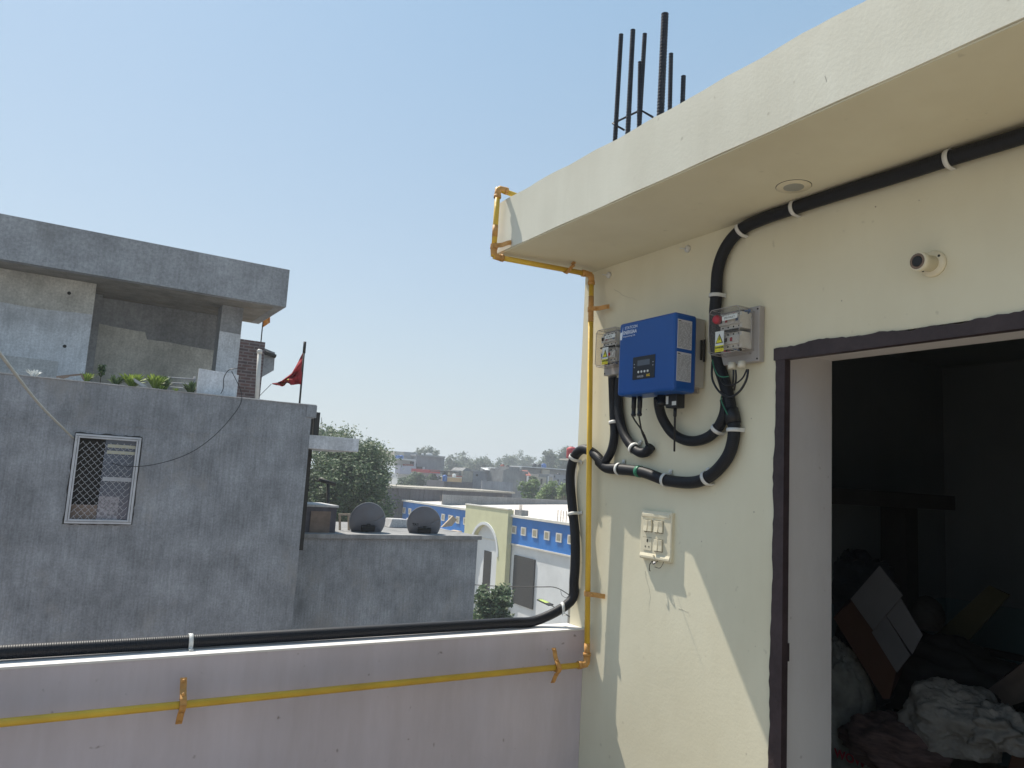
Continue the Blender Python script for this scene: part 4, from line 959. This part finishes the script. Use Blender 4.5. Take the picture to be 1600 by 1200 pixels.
def dish(label, x, y, wpx, Y, text=None, seed=0, yawd=0):
    c = on(x, y, 'Y', Y); d = (Vector((x*0, 0, 0))); sc_ = (c-CAM).dot(_f)/F_PX; r = wpx*sc_/2
    t_ = thing('satellite_dish', label, 'satellite dish', (c.x, c.y+.25, MZ), 'grey satellite dishes on the low roof')
    # seen from behind: the bowl opens away from the camera, up to the left
    ax = Vector((sin(yawd), cos(yawd), .42)).normalized()
    s1 = ax.cross(Vector((0, 0, 1))).normalized(); s2 = s1.cross(ax).normalized()
    tl = R(22); e1 = s1*cos(tl)+s2*sin(tl); e2 = -s1*sin(tl)+s2*cos(tl)
    m = MB(); 
    def fn(u, v):
        rr = u*1.0; a = 2*pi*v
        return c+e1*(r*rr*cos(a))+e2*(r*1.14*rr*sin(a))+ax*(rr*rr*.16*r*2-.16*r)
    m.grid(fn, 12, 40); bo = m.build('reflector', m_dish, t_, solid=.006)
    m = MB(); P = [fn(1, k/40) for k in range(41)]; m.tube(P, .007, 6, caps=False); m.build('rim', m_conc2, bo)
    m = MB(); m.tube([c-ax*.20*r, c+Vector((0, .05, -.25)), (c.x, c.y+.25, MZ)], [.03, .025, .025], 8); m.build('mast', m_dwood, t_)
    m = MB(); m.obox(c-ax*.22*r-s2*.25*r, s1*.10, ax*.03, s2*.04); m.build('bracket', m_dwood, t_)
    tip = c+ax*r*1.1-s2*r*.2; m = MB(); m.tube([c-s2*r*1.05, tip], .010, 6); m.tube([tip, tip-ax*.09], .03, 8); m.build('feed_arm', m_dwood, t_)
    if text:
        q = fn(.6, .45)-ax*.02-s1*.15*r
        text_mesh(text, .055, q, s1, s2, m_ink, bo, bold=.002)
dish('plain grey satellite dish on the low roof, the left and larger one', 575, 816, 56, 10.9, seed=1, yawd=.10)
dish('grey satellite dish with a small wordmark, the right one', 663, 820, 52, 10.8, 'TATA SKY', seed=2, yawd=.25)
for k, (x, y, w_, hpx) in enumerate(((627, 812, 36, 24), (652, 812, 20, 22))):
    a = on(x-w_/2, y, 'Y', 11.9); b = on(x+w_/2, y, 'Y', 11.9); tz = on(x, y, 'Y', 11.9).z
    m = MB(); m.prism([(a.x, 11.9, MZ), (b.x, 11.9, MZ), (b.x, 11.9, tz-.01), (b.x-.1, 11.9, tz+.005), (a.x+.05, 11.9, tz+.01)], (0, .3, 0))
    tag(m.build('draped_tank', m_whitewash2, bevel=.01, origin=(a.x, 12, MZ)), ('pale cloth covered block between the two dishes', 'smaller pale block just left of the right dish')[k], 'covered block')
m = MB(); P = px(((690, 824), (700, 814), (708, 806), (714, 812), (706, 822)), 'Y', 11.4); m.prism(P, (0, .04, 0)); m.prism(px(((688, 836), (722, 830), (722, 836), (700, 842)), 'Y', 11.3), (0, .3, 0))
tag(m.build('broken_slab', m_wood, origin=on(705, 833, 'Y', 11.3)), 'broken striped slab pieces right of the dish with the wordmark', 'rubble')
# ---------------------------------------------------------------- school, facade running away
SZ = -1.0; A0 = Vector((30.75, 41.5, 0)); dS = Vector((.0594, .9982, 0)); nS = Vector((-.9982, .0594, 0))
sch = thing('school_building', 'long two storey school with blue band of small windows and green arched portal', 'building', (31, 55, -9.5))
def sp_(s, o, z): return A0+dS*s+nS*o+Vector((0, 0, z))
def sbox(mb, s0, s1, o0, o1, z0, z1):
    mb.obox(sp_((s0+s1)/2, (o0+o1)/2, (z0+z1)/2), dS*((s1-s0)/2), nS*((o1-o0)/2), Vector((0, 0, (z1-z0)/2)))
m = MB(); sbox(m, -9, 34.9, -34, 0, -9.5, SZ-2.15); m.build('lower_wall', m_swhite, sch)
m = MB(); sbox(m, -9, 34.9, -34, .10, SZ-2.149, SZ-.17); m.build('blue_band', m_sblue, sch)
m = MB(); sbox(m, -9.1, 35, -.25, .30, SZ-.169, SZ); sbox(m, -9.1, 34.9, 0, .18, SZ-2.25, SZ-2.15); m.build('cornice', m_scream, sch)
m = MB(); m.grid(lambda u, v: sp_(-9+u*44, -.252-v*33.7, SZ-.2+.9*sin(pi*v*.5)), 8, 16); m.build('roof', m_sroof, sch, solid=.1)
def s_at(x):
    return min(range(-100, 400), key=lambda k: abs(proj(sp_(k/10, .1, SZ-1)).x-x))/10
for xq in (622.6, 632, 641, 651, 661, 671, 682, 693, 704, 716, 728, 804, 819, 837, 855, 874, 893, 914, 938):
    s_ = s_at(xq)
    fw = MB(); sbox(fw, s_-.36, s_+.36, .101, .17, SZ-1.42, SZ-.80); fo_ = fw.build('window', m_scream, sch)
    m = MB(); sbox(m, s_-.24, s_+.24, .171, .175, SZ-1.32, SZ-.88); m.build('pane', m_wblock, fo_)
# portal from pixel columns 732..800
pS0, pS1 = 11.9, 19.2
pS0, pS1 = s_at(800), s_at(733)
zp = SZ+.35; po = .5
pc_ = (pS0+pS1)/2; hw = (pS1-pS0)*.31; zc = on(765, 821, 'X', sp_(pc_, po, 0).x).z-.95*hw
m = MB(); K = 20
outl = [sp_(pS0, po, -9.5), sp_(pS0, po, zp), sp_(pS1, po, zp), sp_(pS1, po, -9.5), sp_(pc_+hw, po, -9.5)]
outl += [sp_(pc_+hw*cos(pi*k/K), po, zc+hw*sin(pi*k/K)*.95) for k in range(K+1)]+[sp_(pc_-hw, po, -9.5)]
m.prism(outl, -nS*.40); m.build('portal', m_sgreen, sch)
m = MB(); sbox(m, pS0+.01, pS1-.01, .02, po-.46, zc+hw, zp-.002); m.build('portal_body', m_sgreen, sch)
m = MB(); sbox(m, pS0-.05, pS1+.05, .2, po+.06, zp, zp+.09); m.build('portal_cap', m_scream, sch)
m = MB(); ring = []
for rr in (hw, hw*1.10):
    ring.append([sp_(pc_+rr*cos(pi*k/K), po+.06, zc+rr*sin(pi*k/K)*.95) for k in range(K+1)])
for k in range(K): m.prism([ring[0][k], ring[0][k+1], ring[1][k+1], ring[1][k]], -nS*.1)
m.build('arch_trim', m_swhite, sch)
m = MB(); sbox(m, pc_-hw*1.0, pc_+hw*1.0, .105, .14, -9.5, zc+hw*.96); m.build('arch_back', m_swhite, sch)
m = MB(); Xq = sp_(pc_, .1, 0).x; sbox(m, s_at(772), s_at(760), .141, .17, on(768, 925, 'X', Xq).z, on(768, 862, 'X', Xq).z); m.build('arch_window', m_dark, sch)
m = MB(); s0 = s_at(838); s1 = s_at(806); Xq = sp_(s0, .1, 0).x; sbox(m, s0, s1, .02, .12, on(824, 950, 'X', Xq).z, on(824, 872, 'X', Xq).z); m.build('dark_gate', m_dwood, sch)
m = MB(); sbox(m, pS0-1.2, pS0-.2, -.6, .05, SZ+.001, SZ+.42); m.build('roof_block', m_gwall, sch)
for k in range(4):
    s_ = s_at(868+k*4.5); m = MB(); m.tube([sp_(s_, .0, SZ), sp_(s_, .0, SZ+.72+jit(.06))], .025, 5); m.build('rebar', m_brown, sch)
for k in range(4): m = MB(); m.tube([sp_(pS0-.5-k*.12, -.2, SZ+.4), sp_(pS0-.5-k*.12, -.2, SZ+.8)], .02, 5); m.build('rebar', m_brown, sch)
# tree and lamp in front of the school
LX = on(850, 940, 'X', 22)
sl2 = thing('street_lamp', 'street lamp on a slim arm in front of the school wall', 'street lamp', (LX.x+1.2, LX.y-2.4, -9.5))
a = on(891, 964, 'X', 22.6); b = on(860, 945, 'X', 22.1); c_ = on(845, 938, 'X', 22)
m = MB(); m.tube([(a.x+.6, a.y-.9, -9.5), (a.x+.6, a.y-.9, a.z-.5), (a.x+.35, a.y-.5, a.z-.25), a, b], [.07, .05, .035, .03, .028], 8); m.build('pole', m_dwood, sl2)
hd = (c_-b); m = MB(); nrm = Vector((0, 0, 1)); sd = hd.cross(nrm).normalized(); up_ = sd.cross(hd).normalized()
m.obox(b+hd*.55, hd*.62, sd*.17, up_*.035); m.build('head', m_dwood, sl2, bevel=.01)
m = MB(); m.obox(b+hd*.75-up_*.03+Vector((0, 0, .0)), hd*.35, sd*.14, up_*.012); m.obox(b+hd*.68+up_*.037, hd*.38, sd*.14, up_*.003); m.build('lens', m_lampg, sl2)
Pw = spline([on(640, 905, 'X', 20), on(760, 915, 'X', 21), on(838, 917, 'X', 22), on(868, 918, 'X', 22.2), on(890, 930, 'X', 22.6)], 6)
m = MB(); m.tube(Pw, .025, 6); tag(m.build('overhead_cable', m_dwood, origin=Pw[-1]), 'thick dark overhead cable crossing in front of the school wall', 'cable')
Pw = spline([on(876, 922, 'X', 22.3), on(878, 930, 'X', 22.3), on(884, 934, 'X', 22.4), on(887, 932, 'X', 22.5)], 4)
m = MB(); m.tube(Pw, .012, 5); tag(m.build('loose_cable', m_dwood, origin=Pw[0]), 'small loose loop of wire hanging under the overhead cable', 'wire')
# ---------------------------------------------------------------- trees
def tree(label, x, ytop, ybot, wpx, D, mt, n, seed, leaf=.12, group=None, name='leafy_tree', lobes=9, ax='D', zg=-9.5, squash=.8, loose=.18):
    rnd = random.Random(seed)
    def at(px_, py_):
        d = _r*((px_-800)/F_PX)-_u*((py_-600)/F_PX)+_f; return CAM+d*D
    t_ = at(x, ytop); b_ = at(x, ybot); H = t_.z-b_.z; Wd = wpx*D/F_PX
    c = Vector((t_.x, t_.y, (t_.z+b_.z)/2)); tr = thing(name, label, 'tree', (c.x, c.y, zg), group)
    L = []
    for k in range(lobes):
        a = rnd.uniform(0, 2*pi); e = rnd.uniform(-.9, 1); rr = rnd.uniform(.2, .72)
        q = Vector((cos(a)*rr*Wd*.5*math.sqrt(max(0, 1-e*e*.6)), sin(a)*rr*Wd*.5, e*H*.36))
        L.append((c+q, rnd.uniform(.34, .52)*min(Wd, H*1.2)*.55))
    L.append((c+Vector((0, 0, H*.28)), min(Wd, H)*.24)); L.append((c, min(Wd, H)*.38))
    # trunk and limbs
    tm = MB(); fork = Vector((c.x, c.y, max(zg+1.2, c.z-H*.42)))
    r0 = max(.10, Wd*.035); tm.tube([(c.x, c.y, zg), tuple(Vector((c.x+r0, c.y, zg)).lerp(fork, .5)), tuple(fork)], [r0*1.4, r0, r0*.8], 8)
    for q, r_ in L[:8]: tm.tube([fork, fork.lerp(q, .5)+Vector((0, 0, -.1*H*rnd.random())), q], [r0*.6, r0*.35, r0*.12], 6)
    tm.build('trunk', m_bark, tr)
    lm = MB(); V = lm.v; F = lm.f
    sub = []
    for q, r_ in L:
        for k in range(14):
            d = Vector((rnd.gauss(0, 1), rnd.gauss(0, 1), rnd.gauss(0, 1))).normalized(); sub.append((q+d*r_*rnd.uniform(.55, 1.02), r_*rnd.uniform(.16, .36)))
    for k in range(n):
        q, r_ = sub[rnd.randrange(len(sub))]
        d = Vector((rnd.gauss(0, 1), rnd.gauss(0, 1), rnd.gauss(0, .8)));
        p = q+d*r_*(.55+loose)
        s_ = leaf*rnd.uniform(.6, 1.4); u = Vector((rnd.gauss(0, 1), rnd.gauss(0, 1), rnd.gauss(0, .7))).normalized(); v_ = u.orthogonal().normalized()
        b = len(V); V += [tuple(p-u*s_), tuple(p+v_*s_*.45), tuple(p+u*s_), tuple(p-v_*s_*.45)]; F.append([b, b+1, b+2, b+3])
    lm.sm = [False]*len(F)
    lm.build('crown', mt, tr)
    return tr
TG = 'trees standing beyond the rooftops'
tree('large dense dark tree behind the dishes, beside the cement building', 551, 682, 832, 158, 38, m_leafA, 60000, 21, .085, TG, lobes=26)
tree('small leafy tree top showing above the white balcony slab', 514, 662, 740, 52, 60, m_leafA, 3500, 22, .13, TG, lobes=8, loose=.3)
tree('rounded tree directly behind the white house with red fascia', 666, 698, 735, 44, 190, m_leafB, 3500, 23, .30, TG)
for i, (x, yt, yb, wd, D, sd, lab) in enumerate((
    (703, 718, 756, 54, 210, 31, 'pale hazy tree just right of the grey upper storey'), (727, 711, 756, 56, 225, 32, 'hazy tree forming the first peak of the far tree line'),
    (752, 716, 758, 62, 215, 33, 'dark bluish tree forming the middle hump of the far tree line'), (776, 722, 760, 50, 215, 34, 'low dark tree at the dip of the far tree line'),
    (796, 714, 760, 46, 240, 35, 'hazy tree right after the dip in the far tree line'), (822, 714, 762, 54, 250, 36, 'pale hazy tree above the long roof with tanks'),
    (846, 716, 762, 36, 240, 37, 'small hazy tree between the tanks and the tall tree'), (862, 702, 750, 30, 200, 38, 'tall loose eucalyptus like tree left of the red tank'),
    (884, 697, 752, 42, 190, 39, 'tall tree right behind the red roof tank'), (640, 712, 748, 30, 230, 40, 'far tree mostly hidden behind the white house'))):
    tree(lab, x, yt, yb, wd, D, m_leafB, 5200, sd, .34, TG, lobes=10, loose=.3 if i in (7, 8) else .18)
for i, (x, yt, yb, wd, D, mt, sd, lab) in enumerate((
    (655, 737, 780, 34, 118, m_leafA, 51, 'dark bushy tree in front of the lilac house wall'), (632, 745, 790, 36, 108, m_leafA, 52, 'dark bush at the left end of the stained wall'),
    (676, 739, 772, 22, 118, m_leafA, 53, 'slim dark bush before the lilac wall with the door'),
    (832, 752, 800, 40, 92, m_leafC, 54, 'bright green bush right of the stained roof wall'), (860, 757, 800, 46, 88, m_leafC, 55, 'bright green bush in the middle behind the school roof'),
    (888, 752, 800, 46, 86, m_leafC, 56, 'bright green bush beside the black conduit'), (832, 742, 775, 22, 100, m_leafA, 57, 'small dark tree in front of the red tin roof'),
    (764, 915, 1010, 84, 30, m_leafA, 58, 'dark garden tree in front of the arched portal'))):
    tree(lab, x, yt, yb, wd, D, mt, 5000 if i != 7 else 9000, sd, .17 if D > 50 else .09, 'bushes and small trees among the houses', lobes=9)
# ---------------------------------------------------------------- far houses
def house_far(name, label, cat, base_px, Y, parts, group='houses of the far rooftops'):
    p = on(*base_px, 'Y', Y); t_ = thing(name, label, cat, (p.x, Y+2, -9.5), group)
    for prt in parts:
        nm, mt, x0, x1, y0, y1 = prt[:6]; dy = prt[6] if len(prt) > 6 else 6; off = prt[7] if len(prt) > 7 else 0
        X0, X1, Z0_, Z1_ = on_rect(x0, x1, y0, y1, Y+off)
        m = MB(); m.box(X0, X1, Y+off, Y+off+dy, Z0_, Z1_); m.build(nm, mt, t_)
    return t_
def tank(label, x, ytop, ybot, wpx, Y, mt, lid=None):
    a = on(x, ybot, 'Y', Y); b = on(x, ytop, 'Y', Y); r = (on(x+wpx/2, ybot, 'Y', Y)-on(x-wpx/2, ybot, 'Y', Y)).length/2; H = b.z-a.z
    t_ = thing('water_tank', label, 'water tank', a, 'water tanks on the far roofs')
    m = MB(); pr = [(0, r*.96)]
    for k in range(1, 6): pr += [(H*.78*k/6-.01, r*.96), (H*.78*k/6, r), (H*.78*k/6+.04, r*.96)]
    pr += [(H*.80, r*.97), (H*.92, r*.55), (H*.93, r*.3)]
    m.lathe(a, (0, 0, 1), pr, 20); m.build('body', mt, t_)
    m = MB(); m.lathe(a+Vector((0, 0, H*.93)), (0, 0, 1), [(0, r*.32), (H*.07, r*.30)], 14); m.build('lid', lid or mt, t_)
    return t_
Yw = 120
wh = house_far('white_house', 'white and lilac house with a red fascia and grey block upper storey', 'house', (650, 757), Yw, [
 ('block_wall', m_gwall2, 651, 694, 713, 739, 8), ('cornice', m_conc2, 650, 696, 711.5, 714, 9, -.4),
 ('upper_block', m_conc2, 631, 652, 706.5, 719, 6, 2), ('tank_room', m_beige, 616, 631.5, 705.5, 718, 5, 1),
 ('balcony_slab', m_wht, 613.5, 650, 716.8, 719, 3, -1.8), ('white_wall', m_wht, 617, 650.8, 719, 729, 6, .2),
 ('balcony_front', m_lilac, 624.5, 650, 728, 741, 2, -1.6), ('lower_wall', m_lilac, 640, 683, 738.5, 812, 6, -.2),
 ('side_room', m_wht, 683.3, 694, 739.5, 812, 4, 1), ('left_wall', m_wht, 619, 640, 740.5, 812, 5, -.6),
 ('dark_window', m_dark, 648.8, 660, 729, 733.6, .4, -.35), ('white_frame', m_wht, 660.2, 664, 729.5, 734, .4, -.3),
 ('door', m_dark, 641.5, 646.8, 721, 728.2, .2, .0), ('door', m_dark, 668, 674, 744, 755, .2, -.5), ('brown_ledge', m_rust, 633, 646, 725.3, 728.3, 1, -1.2),
 ('red_fascia', m_redf, 643, 688, 733.4, 738.6, 1.6, -1.7), ('side_window', m_dark, 685, 690, 744, 749, .2, .8)])
tank('blue water tank on the left, white house upper room', 621, 711, 717, 7, Yw-.3, m_tblue); tank('blue water tank beside it, white house upper room', 627, 711, 717, 6.5, Yw-.3, m_tblue)
tank('white squat tank on the grey upper storey', 670, 707.5, 712.5, 9, Yw+3, m_wht); tank('small white tank on the grey upper storey', 660, 708, 712, 4, Yw+3, m_wht)
Yd = 74
old = house_far('old_building', 'long blackened old building with pale roof edge behind the school', 'building', (700, 780), Yd, [])
X0, X1 = on(606, 758, 'Y', Yd).x, on(800, 770, 'Y', Yd).x; zt = on(700, 764, 'Y', Yd).z
m = MB(); m.box(X0, X1, Yd, Yd+10, -9.5, zt-.16); m.build('wall', m_dwall, old)
m = MB(); m.box(X0-.2, X1+.2, Yd-.35, Yd+10.2, zt-.158, zt+.03); m.build('roof_edge', m_beige, old)
for i, x in enumerate((622, 640, 662, 690)):
    a = on(x, 775, 'Y', Yd).x; m = MB(); m.box(a, a+.5, Yd-.12, Yd-.01, -9.5, zt-.17); m.build('pilaster', m_dwall, old)
gw_ = house_far('boundary_wall', 'grey block wall with starter bars right behind the school roof', 'wall', (750, 790), 66, [('wall', m_gwall, 690, 893, 777.5, 850, .3)])
for x0_, k_ in ((688, 4), (746, 5), (778, 5), (868, 8)):
    for k in range(k_):
        q = on(x0_+k*3, 780, 'Y', 66.1); m = MB(); m.tube([(q.x, 66.1, q.z-.3), (q.x+jit(.03), 66.1, q.z+.35+jit(.08))], .02, 4); m.build('rebar', m_brown, gw_)
Yh = 100
house_far('small_house', 'ochre balconied small house with a white tank', 'house', (710, 755), Yh, [('wall', m_dwall, 692, 737, 752.5, 812, 6, .3), ('balcony', m_yell, 699, 721.5, 746.5, 753, 2, -.5), ('balcony_rail', m_scream, 698, 722, 745.2, 746.5, 2.2, -.6), ('back_room', m_rust, 712, 722, 743.5, 746, 3, 1.2), ('shed_roof', m_dwood, 694, 717, 736.5, 738, 5, 3), ('pillar', m_dark, 695.5, 699, 738, 752, 1, 3)])
tank('white round tank on the ochre balcony house', 709.5, 740, 746, 5.5, Yh+.5, m_wht); tank('blue tank left of the ochre balcony', 694.5, 741.5, 752, 7, Yh-.5, m_tblue)
hb = house_far('block_house', 'beige and grey unplastered block house in the middle of the far roofs', 'house', (745, 760), Yh+3, [('beige_wall', m_beige, 721, 737, 736, 812, 5, -.2), ('beige_wall', m_gwall, 716.5, 724, 735.5, 746, 3, .5), ('grey_wall', m_gwall2, 737.2, 772, 736.5, 812, 6, -.3), ('parapet', m_conc2, 737, 773, 735.8, 737.5, 6.2, -.45), ('window', m_dark, 744, 747, 741, 744, .2, -.4)])
x0_, x1_, z0_, z1_ = on_rect(718, 735, 731, 736, Yh+4)
m = MB(); m.prism([(x0_, Yh+3, z0_), (x1_, Yh+3, z0_), (x1_-.7, Yh+3, z1_-.1), (x0_+.6, Yh+3, z1_)], (0, 4, 0)); m.build('sloped_roof', m_gwall, hb)
x0_, x1_, z0_, z1_ = on_rect(749, 771, 731.5, 735, Yh+4)
m = MB(); m.prism([(x0_, Yh+2, z0_), (x1_, Yh+2, z0_-.05), (x1_, Yh+4.5, z1_), (x0_+.5, Yh+4.5, z1_)], (0, 0, .06)); tag(m.build('tin_sheet', m_wht, origin=(x0_, Yh+3, z0_)), 'white tin sheet roof on top of the grey block house', 'tin roof')
house_far('low_wall', 'lilac cement low wall in front of the block houses', 'wall', (770, 765), Yh-3, [('wall', m_gwall2, 752, 800, 752.5, 812, .4)])
house_far('white_pillar_room', 'narrow white rooftop room with a thin slab and a blue parapet', 'room', (782, 750), Yh+2, [('wall', m_wht, 778, 785.5, 733, 749, 2), ('roof', m_wht, 774, 788, 731, 732.4, 3, -.4), ('opening', m_dwood, 780, 782.5, 734, 737.5, .2, -.1), ('blue_parapet', mat('pale_blue_wall', (.22, .38, .48), .8, .1, 1, 0), 771, 783.5, 745, 753, 2, -.8)])
tank('rusty brown tank over the white rooftop room', 785, 725.5, 732.3, 6, Yh+2.5, m_rust); tank('black tank right of the brown one', 792.5, 726.5, 733.5, 6, Yh+2.5, m_tblack)
house_far('grey_block_house', 'tall plain grey block house in the right half of the far roofs', 'house', (800, 765), Yh-2, [('wall', m_gwall, 784, 823.5, 735, 812, 7), ('upper_wall', m_gwall, 795, 812, 729.5, 735.5, 3, .4), ('upper_step', m_gwall, 790, 795, 732.5, 735.5, 3, .4)])
tank('white horizontal drum on the grey block house', 811.5, 728, 732, 6, Yh+3, m_wht)
tn = house_far('tin_roof_house', 'beige house with a red tin awning in front of the long roof', 'house', (835, 770), Yh-3, [('wall', m_beige, 826, 852, 745, 812, 5, .5), ('window', m_dark, 829, 836.5, 746, 753, .2, .4), ('window', m_dark, 845, 847.5, 748, 757, .2, .4), ('pillar', m_wht, 824.5, 826, 743.5, 757, .3, -.5), ('gable_wall', m_gwall, 840, 857, 741, 812, 3, 1.5)])
P = px(((822.5, 743.6), (830, 743.8), (840.5, 736.5), (832, 736)), 'Y', Yh-3); P[2].y += 3; P[3].y += 3
m = MB(); m.prism(P, (0, 0, .08)); m.build('tin_awning', m_rust, tn)
lr = house_far('long_roof_building', 'long flat roofed building carrying three tanks', 'building', (850, 745), Yh+8, [('wall', m_gwall, 812, 896, 733.5, 812, 6, .5), ('roof_slab', m_wht, 816, 900, 731.2, 732.6, 7, -.3), ('beige_panel', m_beige, 847, 859, 733.3, 741, .3, .0)])
tank('black tank at the left of three on the long roof', 835, 724, 731.4, 6, Yh+9, m_tblack); tank('black tank in the middle of three on the long roof', 842.5, 725, 731.6, 5, Yh+9, m_tblack); tank('blue tank at the right of three on the long roof', 849.5, 724, 732, 6.5, Yh+9, m_tblue)
house_far('grey_far_house', 'grey house with small dark windows beside the conduit', 'house', (878, 762), Yh-1, [('wall', m_gwall2, 863.5, 892, 742, 812, 5), ('window', m_dark, 871, 873.5, 749, 752, .2, -.1), ('window', m_dark, 881, 889, 749, 751, .2, -.1), ('window', m_dark, 866, 867.6, 743, 746, .2, -.1), ('beige_column', m_beige, 856.5, 863, 745.5, 762, 2, -.6), ('pink_wall', mat('pink_brick', (.34, .26, .25), .9, .15, 2, 0), 848, 863, 758.5, 812, 2, -1.2), ('white_pipe', m_wht, 856, 857.5, 744, 757, .2, -.7)])
tank('small black tank left on the grey house beside the conduit', 865, 741, 746, 4.5, Yh, m_tblack); tank('small black tank with a lid right on the grey house beside the conduit', 872.5, 739, 746, 5, Yh, m_tblack)
# red tank on tower behind the wall corner
rt = tank('red water tank with a cream lid beside the house corner', 892.5, 697, 716.5, 13, 34, m_tred, m_scream)
ra = on(892.5, 716.5, 'Y', 34)
text_mesh('1', .32, (ra.x-.08, 34-.215, ra.z+.14), (1, 0, 0), (0, 0, 1), m_wink, rt, name='emblem', bold=.03, align='CENTER')
tw = thing('tank_tower', 'plain tower under the red tank hidden by the house corner', 'tower', (ra.x+.6, 34.2, -9.5))
m = MB(); m.box(ra.x+1.15, ra.x+3, 34.0, 35.2, -9.5, ra.z-.07); m.build('wall', m_beige, tw)
m = MB(); m.box(ra.x+.12, ra.x+2.1, 33.9, 35.3, ra.z-.069, ra.z-.002); m.build('slab', m_scream, tw)
# transmission mast far left
mt_ = thing('lattice_mast', 'thin far lattice mast above the white balcony slab', 'mast', on(502, 700, 'Y', 200))
b_ = on(502, 720, 'Y', 200); t2_ = on(502.5, 652, 'Y', 200); m = MB()
for s_ in (-1, 1): m.tube([b_+Vector((s_*1.2, 0, 0)), t2_], .09, 4)
for k in range(10):
    f0, f1 = k/10, (k+1)/10
    m.tube([(b_+Vector((1.2, 0, 0))).lerp(t2_, f0), (b_-Vector((1.2, 0, 0))).lerp(t2_, f1)], .05, 4)
m.tube([b_.lerp(t2_, .9), t2_], .1, 4); m.tube([Vector((b_.x, b_.y, -9.5)), b_], .3, 4); m.build('lattice', m_gwall, mt_)
# dark stand in front of the big tree
sd_ = thing('iron_stand', 'dark iron stand with a cross arm behind the masonry tank', 'stand', on(512, 800, 'Y', 14))
m = MB(); m.tube([on(511, 850, 'Y', 14), on(513, 752, 'Y', 14)], .03, 6); m.tube([on(498, 749, 'Y', 14), on(524, 757, 'Y', 14)], .04, 6); m.build('bars', m_dwood, sd_)
# scattered distant houses filling the horizon beyond the view's edges
for k in range(26):
    rnd = random.Random(500+k); a = rnd.uniform(-70, 100); D = rnd.uniform(95, 190); x = sin(R(a))*D; y = cos(R(a))*D
    q = proj((x, y, 0)) if Vector((x, y, 0)).dot(_f) > 0 else Vector((-999, 0))
    if -80 < q.x < 930: continue
    t_ = thing('far_house', 'plain far house outside the photographed view', 'house', (x, y, -9.5), 'houses outside the view')
    w_, d_, h_ = rnd.uniform(6, 12), rnd.uniform(6, 10), rnd.uniform(4, 8)
    m = MB(); m.box(x-w_/2, x+w_/2, y-d_/2, y+d_/2, -9.5, -9.5+h_); m.build('wall', rnd.choice((m_gwall, m_beige, m_wht, m_gwall2)), t_)
    m = MB(); m.box(x-w_/2-.2, x+w_/2+.2, y-d_/2-.2, y+d_/2+.2, -9.5+h_+.001, -9.3+h_); m.build('roof', m_conc2, t_)
# ---------------------------------------------------------------- haze
hm, ht, hp = newmat('haze_air'); ht.nodes.remove(hp)
pv_ = ht.nodes.new('ShaderNodeVolumePrincipled'); pv_.inputs['Color'].default_value = (.82, .88, .95, 1); pv_.inputs['Density'].default_value = .0016; pv_.inputs['Anisotropy'].default_value = .3
ht.links.new(pv_.outputs[0], ht.nodes['Material Output'].inputs['Volume'])
m = MB(); m.box(-1600, 1600, -1600, 1600, -10.9, 20); hz = m.build('haze', hm, origin=(0, 0, -10.9)); tag(hz, kind='stuff'); hz['label'] = 'thin pale air haze over the town'
